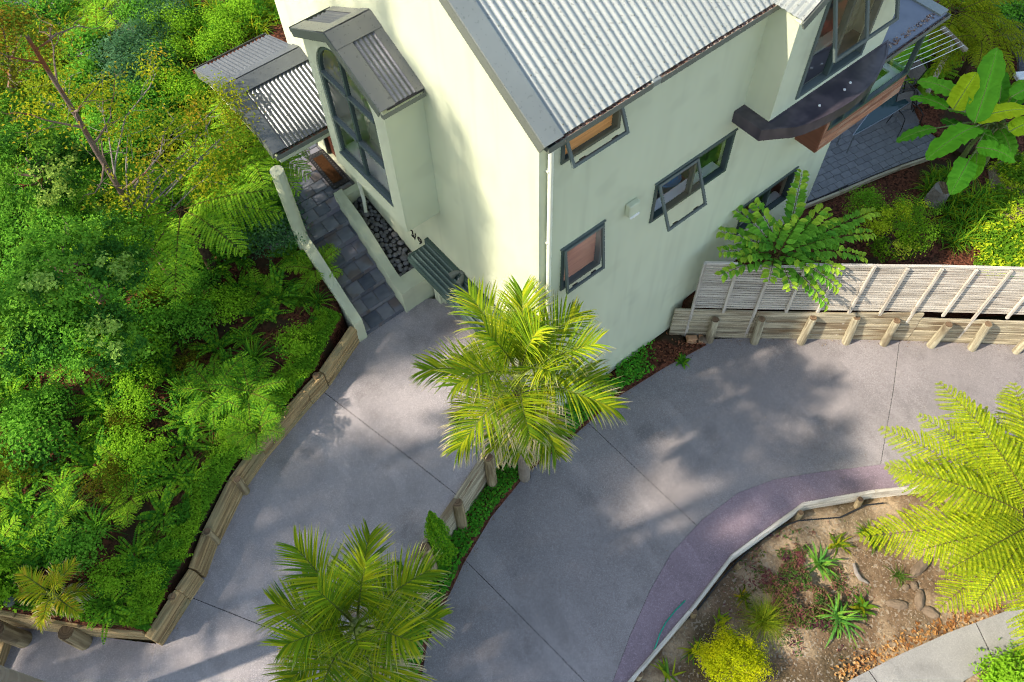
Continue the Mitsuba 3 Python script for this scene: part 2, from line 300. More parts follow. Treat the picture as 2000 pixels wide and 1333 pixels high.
# left garden: soil that climbs gently from the drive wall towards the porch
GARDEN = Polygon([(-3.831,10.791),(-4.365,9.383),(-4.721,8.893),(-5.548,7.725),(-5.954,6.969),(-6.303,5.99),(-6.513,5.302),(-6.713,4.915),(-6.977,3.978),(-8.026,4.1),(-9.845,4.483)] + [(-24, 3.4), (-26, 30), (6, 32)] + [(-4.851,21.117),(-5.755,18.376),(-5.412,14.989),(-4.9,13.305),(-4.156,11.889)])
def garden_z(x, y):
    q = (np.stack([x, y], -1) - HC[:2]) @ np.stack([HU[:2], HV[:2]], 1)
    s = np.clip((q[..., 1] - 3.4) / 3.4, 0, 1)
    return 2.07 + .5 * s * np.clip((q[..., 0] + 6) / 4, 0, 1) + .22 * np.clip((-7 - x) / 6, 0, 1) + bumpy(.1, 1.3, 3)(x, y)
add("left_garden_soil", terrain(GARDEN, garden_z, .3, 1.4), "m_mulch", label="red brown mulched soil under the dense planting left of the drive", kind="structure", smooth=True)
add("gravel_track", terrain(Polygon([(-22, 18.6), (-9.4, 19.6), (-8.5, 24), (-9, 30), (-24, 30)]), lambda x, y: garden_z(x, y) + .1, .5, .3), "m_gravel", label="purple grey gravel track beyond the garden, top left", kind="structure")
# planting strip between the two drives
STRIPP = Polygon(STRIP + [(4.3, 10.9), tuple((HC + HU * 4.5)[:2])] + [tuple((HC + HU * .0)[:2])] + [(0.038,8.937),(-0.708,7.809),(-1.41,6.77),(-2.02,5.899),(-2.265,5.521),(-2.951,4.465),(-3.384,3.728),(-2.324,2.541)])
add("strip_soil", terrain(STRIPP, lambda x, y: .05 + bumpy(.06, 2, 5)(x, y), .16, .5), "m_mulch", label="narrow soil strip between the two driveways and under the long wall", kind="structure", smooth=True)
# right garden behind the fence
RG = Polygon([(4.45, 11.2), (9.5, 11.3), (20, 11.5), (30, 14), (34, 40), (8, 40), tuple((HC + HU * 9.3 + HV * .2)[:2]), tuple((HC + HU * 4.6 - HV * .02)[:2])])
rg_z = lambda x, y: 1.02 + bumpy(.12, 1.5, 8)(x, y)
add("right_garden_soil", terrain(RG, rg_z, .3, 1.2), "m_mulch", label="brown mulched garden soil behind the slatted fence", kind="structure", smooth=True)
# bare garden at lower right
BR = Polygon([(1.876,2.925),(3.425,4.355),(4.508,5.445),(6.338,6.552),(7.974,6.773),(11.386,6.959),(14.97,7.214),(20.264,4.608),(11.092,-6.136),(-0.677,-5.76)])
br_z = lambda x, y: -.34 + bumpy(.2, .9, 2)(x, y)
add("bare_garden_soil", terrain(BR, br_z, .14, .8), "m_dirt", label="dry sandy bare garden soil inside the low timber edging", kind="structure", smooth=True)
PATH = Polygon([(5.291,2.107),(6.452,2.913),(7.559,3.349),(8.735,3.753),(10.033,4.121),(11.269,4.546),(11.745,3.833),(10.847,3.433),(9.597,3.167),(8.752,2.811),(7.487,2.013)])
slabs("garden_path", PATH, -.24, .3, "m_path", [[(9.327,4.101),(9.496,3.023)], [(6.809,3.292),(7.142,2.592)], [(10.987,4.667),(11.214,3.295)]], "sunlit pale concrete path along the bare garden at lower right", .012)
# sealed road at upper right
add("road", extrude(Polygon([(15.156,23.701),(15.003,21.555),(15.08,19.344),(14.557,17.671),(15.934,15.057),(22.003,15.225),(29.98,29.677),(17.551,30.757)]), .6, 1.16), "m_asphalt", label="dark asphalt road beyond the trees, upper right corner", kind="structure")
kb = (14.663,18.485,1.2), (15.806,18.577,1.2)
add("road_kerb", board(kb[0], kb[1], .14, .3, .02), "m_white", label="pale concrete kerb at the edge of the far road", kind="structure")

# patio of small grey pavers at the end of the house
k = tag(key("patio"), "grey paved patio at the far end of the long wall", None, None, "structure")
PAT = Polygon([(7.769,14.279),(8.733,14.641),(9.644,15.05),(10.563,15.43),(11.398,15.711),(12.206,16.99),(12.468,18.303),(11.697,19.435),(9.052,18.324)])
add("bedding", extrude(PAT, .7, 1.085), "m_joint", k)
a = math.radians(25); rot = np.array([[math.cos(a), -math.sin(a)], [math.sin(a), math.cos(a)]]); o = np.array(PAT.exterior.coords)[0]
rng, pv = np.random.default_rng(3), []
inner = PAT.buffer(-.04)
for r in range(-3, 40):
    x = -1.0 + rng.uniform(0, .2)
    while x < 7:
        w = rng.uniform(.2, .3); q = Polygon([tuple(o + rot @ np.array(c)) for c in ((x, r * .2), (x + w - .012, r * .2), (x + w - .012, r * .2 + .188), (x, r * .2 + .188))]).intersection(inner)
        x += w
        if q.area > .006 and q.geom_type == "Polygon": pv.append(q)
for q in pv:
    v, f = extrude(q, 1.06, 1.12 + rng.uniform(-.004, .004)); of = rng.uniform(0, 90, 2)
    add("paver", (v, f, v[:, :2] + of), "m_paver", k)
e = [(7.625,14.132),(8.71,14.571),(9.619,14.978),(10.535,15.358),(11.414,15.654)]
for p, q in zip(e[:-1], e[1:]): add("edging_board", board((*p, 1.1), (*q, 1.1), .13, .07), "m_wall_board", k)

# ================================================================ THE HOUSE (built in its own frame: u along the long wall, v along the gable, z up)
house = thing("house", "tall pale green rendered house with corrugated metal roofs above the driveways", "house")
SL = .60                                                   # pitch of the main roof
def hp(name, mesh, mat, parent=house, **kw): return H(name, mesh, mat, parent, **kw)

# gable wall with the garage door, the bay opening and the front door
gab = Polygon([(0, -.5), (8.55, -.5), (8.55, 9.3), (4.28, 11.86), (0, 9.3)])
gab = gab.difference(rect(.75, 3.32, 1.46, 3.3)).difference(rect(3.3, 5.42, 5.2, 8.1)).difference(rect(7.28, 8.12, 2.72, 4.72))
hp("gable_wall", wall(gab, 0, .2, "u"), "m_wall")
WIN = dict(top=(.43, 1.62, 8.54, 9.1), lower=(.52, 1.5, 5.15, 6.36), big=(2.79, 4.88, 5.32, 6.4), low=(6.02, 7.82, 2.32, 3.37))
lw = rect(0.2, 9.0, -.6, 9.3)
for a0, a1, b0, b1 in WIN.values(): lw = lw.difference(rect(a0, a1, b0, b1))
lw = lw.difference(rect(5.15, 7.9, 7.15, 9.2)).difference(rect(7.4, 9.0, 4.8, 6.3))
lw = lw.union(rect(0, .2, -.6, 9.25))
wl = wall(lw, 0, .2, "v"); wl[0][:, 0] = np.where(wl[0][:, 0] < 1e-6, .0, wl[0][:, 0])
wl[0][:, 1] = np.where(wl[0][:, 1] < 1e-6, -.002, wl[0][:, 1])
hp("long_wall", wl, "m_wall")
hp("end_wall", wall(rect(.2, 8.35, -.6, 9.3), 8.8, 8.998, "u"), "m_wall")
hp("back_wall", wall(rect(.2, 8.8, -.6, 9.3), 8.35, 8.548, "v"), "m_wall")
hp("floor", join([box(.2, 8.8, .2, 8.35, z - .12, z) for z in (1.44, 4.5, 7.02)]), "m_carpet")
hp("inner_wall", join([box(.2, 8.8, 2.6, 2.7, 1.44, 9.2), box(2.0, 2.1, .2, 2.6, 1.44, 9.2), box(5.6, 5.7, .2, 2.6, 1.44, 7.0), box(2.9, 3.0, 2.7, 8.3, 1.44, 11)]), "m_interior_pale")

# main roof
def slope_sheet(name, v_eave, z_eave, v_top, z_top, u0, u1, mat, pitch=.125, amp=.017):
    d = np.array([0, v_eave - v_top, z_eave - z_top]); L = np.linalg.norm(d); d /= L; nrm = np.cross([1, 0, 0], d); nrm *= np.sign(nrm[2])
    return hp(name, corrugated((u0, v_top, z_top), (1, 0, 0), d, nrm, u1 - u0, L, pitch, amp), mat, smooth=40)
ZR, VR = 9.33 + SL * 4.46, 4.28
slope_sheet("roof_sheet", -.18, 9.35, VR, ZR, .25, 5.0, "m_roof")
slope_sheet("roof_sheet", .55, 9.35 + .73 * SL, VR, ZR, 5.0, 9.2, "m_roof")
slope_sheet("roof_sheet", 8.74, 9.35, VR, ZR, .25, 9.2, "m_roof")
def slab_on_slope(v0, z0, v1, z1, u0, u1, th, lift=0.0):
    d = np.array([0, v1 - v0, z1 - z0]); d /= np.linalg.norm(d); n = np.cross([1, 0, 0], d); n *= np.sign(n[2] + 1e-9)
    v = np.array([[u, *(np.array([v_, z_]) + n[1:] * h)] for u in (u0, u1) for v_, z_ in ((v0, z0), (v1, z1)) for h in (lift - th, lift)])
    f = box(0, 1, 0, 1, 0, 1)[1]; return v, (f if d[1] > 0 else f[:, ::-1])
hp("barge_flashing", join([slab_on_slope(-.2, 9.34, VR, ZR + .01, -.08, .27, .03, .045), slab_on_slope(8.76, 9.34, VR, ZR + .01, -.08, .27, .03, .045)]), "m_flash")
hp("barge_board", join([slab_on_slope(-.2, 9.34, VR, ZR, -.09, -.05, .2, .02), slab_on_slope(8.76, 9.34, VR, ZR, -.09, -.05, .2, .02)]), "m_gutter")
hp("soffit", join([slab_on_slope(-.1, 9.3, VR, ZR - .05, -.05, .0, .02, -.06), box(.0, 4.95, -.12, -.003, 9.18, 9.2)]), "m_wall")
hp("roof_lining", join([slab_on_slope(-.1, 9.33, VR, ZR - .03, .0, 9.1, .03, -.05), slab_on_slope(8.6, 9.33, VR, ZR - .03, .0, 9.1, .03, -.05)]), "m_interior")
def gutter(u0, u1, v, z, w=.13, h=.11):
    t = .008
    return join([box(u0, u1, v - w, v - w + t, z - h, z), box(u0, u1, v - w + t, v, z - h, z - h + t), box(u0, u0 + t, v - w + t, v, z - h + t, z - .01), box(u1 - t, u1, v - w + t, v, z - h + t, z - .01)])
g = hp("gutter", gutter(-.02, 2.02, -.11, 9.33), "m_gutter")
g2 = hp("gutter", gutter(2.2, 5.0, -.11, 9.33), "m_gutter")
hp("roof_patch", box(2.02, 2.2, -.24, -.1, 9.225, 9.34, .01), "m_flash")
rng = np.random.default_rng(11)
def litter(n, fn, size, cols, rng, lift=.012):
    """Fallen leaves: small curled blades lying on a surface; fn gives n points and their normals."""
    c, nr = fn(n); return leaves(c + nr * lift, nr + rng.normal(0, .35, (n, 3)), size * rng.uniform(.6, 1.3, n), size * .5 * rng.uniform(.6, 1.2, n), rng, cols)

sd = np.array([0, -.18 - VR, 9.35 - ZR]); sl_ = np.linalg.norm(sd); sd /= sl_; sn = np.array([0, sd[2], -sd[1]]); sn *= np.sign(sn[2]); sc_ = []
for dd in np.arange(.12, sl_, .82):
    for uu in np.arange(.375, 4.9, .25): q = np.array([uu, VR, ZR]) + sd * (sl_ - dd) + sn * .017; sc_.append(tube([q, q + sn * .012], [.014, .009], 6))
hp("roof_screws", join(sc_), "m_gutter", kind="stuff")
# downpipe at the corner
pipe = tube([(.17, -.07, 9.2), (.17, -.07, -.2)], .045, 12); br = [box(.11, .23, -.08, .0, z, z + .03) for z in (8.6, 6.9, 5.6, 3.6, 1.6)]
hp("downpipe", pipe, "m_pipe", smooth=True); hp("pipe_bracket", join(br), "m_pipe")

# ---------------------------------------------------------------- windows
def frame4(a0, a1, b0, b1, v0, v1, w):
    return join([box(a0, a0 + w, v0, v1, b0, b1), box(a1 - w, a1, v0, v1, b0, b1), box(a0 + w, a1 - w, v0 + .001, v1 - .001, b0, b0 + w), box(a0 + w, a1 - w, v0 + .001, v1 - .001, b1 - w, b1)])
def quad(a, b, c, d): return np.array([a, b, c, d], float), np.array([[0, 1, 2], [0, 2, 3]])
def pane(a0, a1, b0, b1, v): return quad((a0, v, b0), (a1, v, b0), (a1, v, b1), (a0, v, b1))
def sash(win, a0, a1, b0, b1, deg, w=.05, v=-.02):
    """An awning sash hung at its top edge, swung out by deg."""
    m = np.eye(4); c, s = math.cos(math.radians(deg)), math.sin(math.radians(deg))
    def turn(mesh):
        p, f = vf(mesh)[:2]; y, z = p[:, 1] - v, p[:, 2] - b1
        return np.stack([p[:, 0], v + c * y + s * z, b1 - s * y + c * z], 1), f
    fr = join([frame4(a0, a1, b0, b1, v - .045, v, w)])
    hp("sash", turn(fr), "m_frame_light", win); hp("sash_pane", turn(pane(a0 + w, a1 - w, b0 + w, b1 - w, v - .02)), "m_glass", win)
    hp("sash_handle", turn(join([box(a0 + .18, a0 + .3, v, v + .03, b0 + .03, b0 + .05), box(a1 - .3, a1 - .18, v, v + .03, b0 + .03, b0 + .05)])), "m_black", win)

def window(name_label, k, sill=True):
    a0, a1, b0, b1 = WIN[k]
    w = hp("window", frame4(a0 - .01, a1 + .01, b0 - .01, b1 + .01, -.03, .1, .065), "m_frame", label=name_label)
    if sill: hp("sill", box(a0 + .05, a1 - .05, .1, .3, b0 - .02, b0 + .045), "m_white", w)
    hp("flashing", box(a0 - .04, a1 + .04, -.04, -.003, b1 + .01, b1 + .03), "m_frame_light", w)
    return w, a0, a1, b0, b1
def blind(win, a0, a1, b0, b1, v, mat, n, tilt=.5):
    for i in range(n):
        z = b0 + (b1 - b0) * (i + .5) / n; h = (b1 - b0) / n * .5
        hp("blind_slat", quad((a0, v - h * tilt, z - h * .86), (a1, v - h * tilt, z - h * .86), (a1, v + h * tilt, z + h * .86), (a0, v + h * tilt, z + h * .86)), mat, win)
w, a0, a1, b0, b1 = window("small window under the gutter with an orange wooden blind and its sash pushed open", "top")
blind(w, a0 + .08, a1 - .1, b0 + .06, b1 - .02, .06, "m_blind", 9); sash(w, a0 + .02, a1 - .02, b0 + .02, b1 - .02, 24)
w, a0, a1, b0, b1 = window("window half way down the corner of the long wall with a red brown venetian blind", "lower", False)
blind(w, a0 + .08, a1 - .08, b0 + .08, b1 - .06, .075, "m_blind_red", 26); sash(w, a0 + .02, a1 - .02, b0 + .02, b1 - .02, 6)
w, a0, a1, b0, b1 = window("wide window in the middle of the long wall with its left sash swung open", "big")
hp("mullion", box(3.83, 3.89, -.02, .09, b0 + .06, b1 - .06), "m_frame", w); hp("pane", pane(3.89, a1 - .06, b0 + .06, b1 - .06, .03), "m_glass", w)
sash(w, a0 + .03, 3.86, b0 + .03, b1 - .03, 24)
w, a0, a1, b0, b1 = window("low wide window behind the glossy leaved shrub", "low")
hp("mullion", box(6.9, 6.96, -.02, .09, b0 + .06, b1 - .06), "m_frame", w); hp("pane", pane(a0 + .06, 6.9, b0 + .06, b1 - .06, .03), "m_glass", w); hp("pane", pane(6.96, a1 - .06, b0 + .06, b1 - .06, .03), "m_glass", w)
# things seen inside the wide window
k = thing("laundry_basket", "bright blue plastic basket seen through the open wide window", "basket")
v, f, _ = tube([(3.9, .66, 4.98), (3.9, .64, 5.3)], [.2, .27], 14); H("tub", (v, f), "m_blue", k, smooth=40)
H("rim", tube([(3.9 + .28 * math.cos(t), .64 + .28 * math.sin(t), 5.3) for t in np.linspace(0, 2 * math.pi, 21)], .018, 6), "m_blue", k, smooth=True)
H("stand", box(3.7, 4.1, .45, .85, 4.5, 4.98, .01), "m_white", k)
k = thing("drying_rack", "thin metal clothes rack standing inside the wide window", "clothes rack")
for y in np.linspace(.95, 1.7, 8): H("rail", tube([(3.9, y, 5.3), (5.3, y + .04, 5.3)], .012, 5), "m_steel", k)
for x in (3.92, 5.28): H("leg", tube([(x, .95, 4.5), (x, 1.7, 5.3)], .014, 5), "m_steel", k)
k = thing("storage_chest", "dark green chest standing inside the right half of the wide window", "chest")
H("body", box(4.75, 5.4, .3, 1.1, 4.5, 5.15, .02), "m_teal", k); H("lid", box(4.73, 5.42, .28, 1.12, 5.15, 5.22, .02), "m_frame", k)

vb = hp("vent_hood", box(2.03, 2.3, -.13, -.003, 6.12, 6.42, .02), "m_wall"); hp("vent_lip", box(2.05, 2.28, -.15, -.13, 6.1, 6.14), "m_white", vb)

# ---------------------------------------------------------------- arched bay
BU0, BV0, BV1, BZ0, BZ1, BVM = -.8, 3.06, 5.6, 5.03, 8.24, 4.36
arch = [(3.44, 5.52), (5.29, 5.52), (5.29, 7.6)] + [(4.365 + .925 * math.cos(t), 7.6 + .925 * math.sin(t)) for t in np.linspace(0, math.pi, 25)[1:]]
AR = Polygon(arch)
front = Polygon([(BV0, BZ0), (BV1, BZ0), (BV1, BZ1), (BVM, 8.93), (BV0, BZ1)]).difference(AR)
bay = hp("bay", wall(front, BU0, BU0 + .16, "u"), "m_wall", label="projecting bay with a tall arched window and its own little gable roof")
hp("side_wall", wall(rect(BU0 + .16, -.002, BZ0, BZ1 + .02), BV0, BV0 + .14, "v"), "m_wall", bay); hp("side_wall", wall(rect(BU0 + .16, -.002, BZ0, BZ1 + .02), BV1 - .14, BV1, "v"), "m_wall", bay)
hp("bay_floor", box(BU0 + .16, .0, BV0 + .14, BV1 - .14, BZ0 + .003, BZ0 + .2), "m_interior_pale", bay)
fr = AR.buffer(.002).difference(AR.buffer(-.075))
aw = hp("arched_window", wall(fr, BU0 + .03, BU0 + .1, "u"), "m_frame", label="tall arched bay window with dark green glazing bars")
def ubox(v0, v1, z0, z1, u0=BU0 + .02, u1=BU0 + .09): return box(u0, u1, v0, v1, z0, z1)
hp("mullion", ubox(4.33, 4.4, 5.59, 8.46), "m_frame", aw)
for z in (6.48, 7.59):
    for s, e in ((3.51, 4.33), (4.4, 5.22)): hp("transom", ubox(s, e, z - .03, z + .03, BU0 + .0, BU0 + .085), "m_frame_light", aw)
inner = AR.buffer(-.07)
for s, e in ((3.4, 4.33), (4.4, 5.3)):
    for z0, z1 in ((5.5, 6.45), (6.51, 7.56), (7.62, 8.6)):
        g = inner.intersection(rect(s, e, z0, z1))
        v, f = trimesh.creation.triangulate_polygon(g, engine="earcut"); hp("pane", (np.column_stack([np.full(len(v), BU0 + .06), v]), f), "m_glass", aw)
hp("inner_sill", box(BU0 + .12, BU0 + .42, 3.4, 5.33, 5.5, 5.56), "m_white", aw)
hp("outer_sill", box(BU0 - .02, BU0 + .03, 3.42, 5.31, 5.48, 5.53), "m_frame_light", aw)
bs = (8.97 - 8.26) / (BVM - 2.98)
def bay_slope(s): return (2.96, 8.27) if s < 0 else (5.76, 8.27)
for s in (-1, 1):
    v0, z0 = bay_slope(s); d = np.array([0, v0 - BVM, z0 - 8.98]); L = np.linalg.norm(d); d /= L; n = np.cross([1, 0, 0], d); n *= np.sign(n[2])
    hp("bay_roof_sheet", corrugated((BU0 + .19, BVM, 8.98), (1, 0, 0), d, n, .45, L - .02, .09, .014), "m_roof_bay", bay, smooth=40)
    hp("bay_flashing", join([slab_on_slope(v0, z0, BVM, 8.99, BU0 - .1, BU0 + .2, .02, .024), slab_on_slope(v0, z0, BVM, 8.99, -.17, -.004, .02, .024)]), "m_roof_bay", bay)
    hp("bay_barge", slab_on_slope(v0, z0, BVM, 8.98, BU0 - .12, BU0 - .095, .16, .02), "m_gutter", bay)
    hp("ridge_flashing", slab_on_slope(BVM + s * .3, 8.98 - .3 * .51, BVM, 8.985, BU0 - .11, -.003, .012, .045), "m_roof_bay", bay)
hp("bay_gutter", gutter(BU0 - .1, -.03, 2.97, 8.26, .09, .09), "m_gutter", bay)
v, f = gutter(BU0 - .1, -.03, 0, 8.26, .09, .09)[:2]; v[:, 1] = 5.75 - v[:, 1]; hp("bay_gutter", (v, f[:, ::-1]), "m_gutter", bay)
hp("bay_lining", join([slab_on_slope(bay_slope(s)[0], 8.25, BVM, 8.95, BU0 + .05, -.003, .03, -.02) for s in (-1, 1)]), "m_interior", bay)

# ---------------------------------------------------------------- garage door, canopy, house number
hp("garage_reveal", join([box(-.05, .0, 3.32, 3.45, 1.46, 3.3), box(-.05, .0, .62, .75, 1.46, 3.3)]), "m_wall")
hp("garage_pier", box(-.14, -.052, 3.4, 3.62, 1.46, 3.2), "m_wall")
gd = hp("garage_door", box(.22, .26, .75, 3.32, 1.8, 3.3), "m_interior", label="dark garage door standing partly open behind the canopy")
for i in range(4): hp("door_panel", box(.2, .225, .78, 3.29, 1.84 + i * .36, 2.17 + i * .36, .01), "m_black", gd)
hp("garage_sill", box(-.12, .19, .72, 3.36, 1.44, 1.515, .01), "m_path")
cp = hp("canopy", box(-.58, -.54, .45, 3.74, 3.2, 3.38, .006), "m_canopy", label="long dark green corrugated canopy above the garage door")
hp("canopy_back", box(-.1, -.004, .45, 3.74, 3.36, 3.6, .006), "m_canopy", cp); hp("canopy_end", join([box(-.54, -.1, 3.68, 3.74, 3.22, 3.42), box(-.54, -.1, .45, .51, 3.22, 3.42)]), "m_canopy", cp)
d = np.array([-.46, 0, -.12]); L = np.linalg.norm(d); d /= L
hp("canopy_sheet", corrugated((-.09, .5, 3.5), (0, 1, 0), d, (-.226, 0, .974), 3.18, L, .3, .0, 4), "m_canopy", cp)
for i in range(5):
    u_, z_ = -.51 + i * .1, 3.385 + i * .025
    hp("canopy_rib", box(u_ - .018, u_ + .018, .51, 3.68, z_ - .02, z_ + .06, .012), "m_canopy_rib", cp)
for ch, vv in (("1", 4.5), ("/", 4.36), ("9", 4.22)):
    t = meshkit.text_mesh(ch, .24, .015, False); v, f = vf(t)
    hp("house_number", (np.stack([-.004 - v[:, 2], vv - v[:, 0], 2.98 + v[:, 1]], 1), f), "m_black", label={"1": "black numeral 1 of the house number", "/": "black slash of the house number", "9": "black numeral 9 of the house number"}[ch])
k = thing("security_light", "grey twin security lamp on the gable wall just above the green canopy", "lamp")
H("mount", box(-.06, -.004, 2.4, 2.52, 3.5, 3.66, .01), "m_gutter", k)
for dv in (-.11, .11):
    H("lamp_head", tube([(-.05, 2.46 + dv * .5, 3.62), (-.12, 2.46 + dv, 3.6), (-.24, 2.46 + dv * 1.25, 3.54)], [.03, .06, .085], 10), "m_gutter", k, smooth=50)
H("sensor", tube([(-.06, 2.46, 3.5), (-.14, 2.46, 3.46)], [.04, .035], 8), "m_white", k)

# ---------------------------------------------------------------- front porch
PV0, PV1, PVM, PZ0, PZ1, PU = 6.22, 9.58, 7.9, 5.42, 6.05, -1.85
ph = hp("porch_roof", box(PU + .04, PU + .08, PV0 + .1, PV1 - .1, PZ0 - .12, PZ0), "m_gutter", label="small gabled porch roof of dark corrugated metal behind the bay")
for s, ve in ((-1, PV0), (1, PV1)):
    d = np.array([0, ve - PVM, PZ0 - PZ1]); L = np.linalg.norm(d); d /= L; n = np.cross([1, 0, 0], d); n *= np.sign(n[2])
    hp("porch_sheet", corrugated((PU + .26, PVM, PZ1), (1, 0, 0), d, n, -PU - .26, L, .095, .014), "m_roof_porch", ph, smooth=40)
    hp("porch_flashing", join([slab_on_slope(ve, PZ0, PVM, PZ1 + .01, PU, PU + .28, .02, .03), slab_on_slope(PVM + s * .3, PZ1 - .112, PVM, PZ1 + .015, PU, -.004, .015, .05)]), "m_flash_dark", ph)
    hp("porch_barge", slab_on_slope(ve, PZ0, PVM, PZ1, PU - .03, PU - .002, .2, .02), "m_gutter", ph)
hp("porch_gutter", gutter(PU, -.02, PV0 + .02, PZ0, .12, .11), "m_gutter", ph)
v, f = gutter(PU, -.02, 0, PZ0, .12, .11)[:2]; v[:, 1] = PV1 - .02 - v[:, 1]; hp("porch_gutter", (v, f[:, ::-1]), "m_gutter", ph)
hp("porch_beam", join([box(PU + .1, -.005, PV0 + .06, PV0 + .18, 5.06, 5.28), box(PU + .1, -.005, PV1 - .2, PV1 - .08, 5.06, 5.28), box(PU + .1, PU + .22, PV0 + .18, PV1 - .2, 5.06, 5.28)]), "m_wall", ph)
hp("porch_ceiling", box(PU + .1, -.005, PV0 + .1, PV1 - .1, 5.29, 5.31), "m_interior", ph)
fd = hp("front_door", box(.1, .15, 7.3, 8.1, 2.74, 4.7), "m_brown_ply", label="dark brown front door at the head of the slate steps")
hp("door_frame", join([box(.02, .12, 7.26, 7.32, 2.74, 4.74), box(.02, .12, 8.08, 8.14, 2.74, 4.74)]), "m_black", fd); hp("door_handle", tube([(.05, 7.4, 3.7), (.05, 7.52, 3.7)], .015, 6), "m_steel", fd)
bsdf("m_canopy_rib", (.085, .13, .118), .45, .5)

# ---------------------------------------------------------------- cross wing with the big window, hood, timber box
wf = Polygon([(4.95, 7.0), (8.16, 7.0), (8.16, 9.4), (6.55, 10.36), (4.95, 9.4)]).difference(rect(5.6, 7.44, 7.16, 9.3))
wing = hp("wing", wall(wf, -.6, -.45, "v"), "m_wall", label="upper wing that stands out from the long wall above the dark hood")
hp("wing_return", wall(Polygon([(-.45, 7.0), (-.002, 7.0), (-.002, 9.3), (-.45, 9.3)]), 4.95, 5.1, "u"), "m_wall", wing); hp("wing_return", wall(rect(-.45, -.003, 7.0, 9.4), 8.01, 8.16, "u"), "m_wall", wing)
hp("wing_floor", box(5.1, 8.01, -.45, -.003, 7.0, 7.08), "m_carpet", wing)
for s, ue in ((-1, 4.72), (1, 8.4)):
    d = np.array([ue - 6.55, 0, 9.32 - 10.42]); L = np.linalg.norm(d); d /= L; n = np.array([-d[2] * np.sign(d[0]), 0, abs(d[0])])
    hp("wing_roof_sheet", corrugated((6.55, -.78, 10.46), (0, 1, 0), d, n, 4.4, L, .125, .017), "m_roof", wing, smooth=40)
    v, f = slab_on_slope(ue, 9.3, 6.55, 10.42, -.8, -.76, .18, .03); v = v[:, [1, 0, 2]]; hp("wing_barge", (v, f[:, ::-1]), "m_gutter", wing)
v, f = slab_on_slope(4.75, 9.28, 6.55, 10.38, -.76, -.6, .02, -.03); hp("wing_soffit", (v[:, [1, 0, 2]], f[:, ::-1]), "m_wall", wing)
ww = hp("wing_window", frame4(5.59, 7.45, 7.15, 9.31, -.63, -.5, .07), "m_frame_light", label="tall upper window above the hood with a large sash propped open")
hp("mullion", box(6.42, 6.5, -.62, -.51, 7.22, 9.24), "m_frame", ww); hp("pane", quad((5.66, -.56, 7.22), (6.42, -.56, 7.22), (6.42, -.56, 9.24), (5.66, -.56, 9.24)), "m_glass", ww)
def wsash(a0, a1, b0, b1, deg, n):
    c, s = math.cos(math.radians(deg)), math.sin(math.radians(deg))
    def turn(mesh): p, f = vf(mesh)[:2]; y, z = p[:, 1] + .64, p[:, 2] - b1; return np.stack([p[:, 0], -.64 + c * y + s * z, b1 - s * y + c * z], 1), f
    hp("sash", turn(frame4(a0, a1, b0, b1, -.69, -.64, .055)), "m_frame_light", ww); hp("sash_bar", turn(box((a0 + a1) / 2 - .03, (a0 + a1) / 2 + .03, -.688, -.642, b0 + .05, b1 - .05)), "m_frame_light", ww)
    hp("sash_pane", turn(quad((a0 + .05, -.665, b0 + .05), (a1 - .05, -.665, b0 + .05), (a1 - .05, -.665, b1 - .05), (a0 + .05, -.665, b1 - .05))), "m_glass", ww)
wsash(5.63, 7.34, 8.16, 9.3, 20, 2)
k = thing("round_table", "black round table standing inside the tall upper window", "table")
H("tabletop", tube([(6.25, .35, 7.66), (6.25, .35, 7.69)], .34, 24), "m_black", k); H("leg", tube([(6.25, .35, 7.03), (6.25, .35, 7.66)], .04, 8), "m_black", k)
k = thing("window_bench", "pale timber bench top inside the tall upper window", "bench")
H("seat", box(5.3, 7.2, .75, 1.1, 7.42, 7.47, .01), "m_wall_board", k); H("bench_leg", join([box(5.35, 5.42, .8, 1.05, 7.02, 7.42), box(7.1, 7.17, .8, 1.05, 7.02, 7.42)]), "m_wall_board", k)

hood = Polygon([(4.68, -.004), (4.68, -.66), (4.9, -.8), (5.2, -1.0), (5.45, -1.09), (5.75, -1.15), (6.1, -1.2), (6.5, -1.225), (6.9, -1.2), (7.25, -1.14), (7.6, -1.03), (7.95, -.88), (8.2, -.72), (8.34, -.6), (8.2, -.603), (5.02, -.603), (4.947, -.58), (4.947, -.004)])
hd = hp("hood", extrude(hood, 6.74, 7.0), "m_hood", label="curved dark metal hood that runs out round the foot of the wing"); 
hp("hood_rim", extrude(hood.buffer(.012, join_style=2).difference(hood.buffer(-.03)).difference(rect(3, 9, -.6, 2)), 7.0, 7.016), "m_hood", hd)
for x, y in ((6.62, -.95), (6.85, -.9), (5.95, -.92)): hp("hood_fixing", tube([(x, y, 7.0), (x, y, 7.02)], .025, 8), "m_white", hd)

bx = hp("timber_box", box(7.24, 7.3, -.56, -.004, 4.65, 6.72), "m_brown_ply", label="brown timber box window that projects below the hood")
hp("box_floor", box(7.3, 10.08, -.5, 2.2, 4.66, 4.8), "m_brown_ply", bx)
for i in range(5):
    z = 4.65 + i * .105; m = board((7.31, -.545, z + .05), (10.1, -.545, z + .05), .1, .028, .004); hp("weatherboard", m, "m_cedar", bx)
for z in np.arange(4.7, 5.2, .105): hp("end_weatherboard", board((10.1, -.52, z), (10.1, 2.2, z), .1, .028, .004), "m_cedar", bx)
hp("corner_post", box(7.3, 7.42, -.555, -.47, 5.18, 6.7), "m_cedar", bx)
bw = hp("box_window", join([box(7.42, 10.12, -.57, -.47, 5.18, 5.26), box(7.42, 7.48, -.57, -.47, 5.26, 6.5), box(7.84, 7.9, -.57, -.47, 5.26, 6.5), box(8.55, 8.62, -.57, -.47, 5.26, 6.5), box(10.04, 10.12, -.57, -.47, 5.26, 6.5), box(10.04, 10.12, -.47, 1.6, 5.18, 5.26)]), "m_frame", label="corner window of the timber box below the hood")
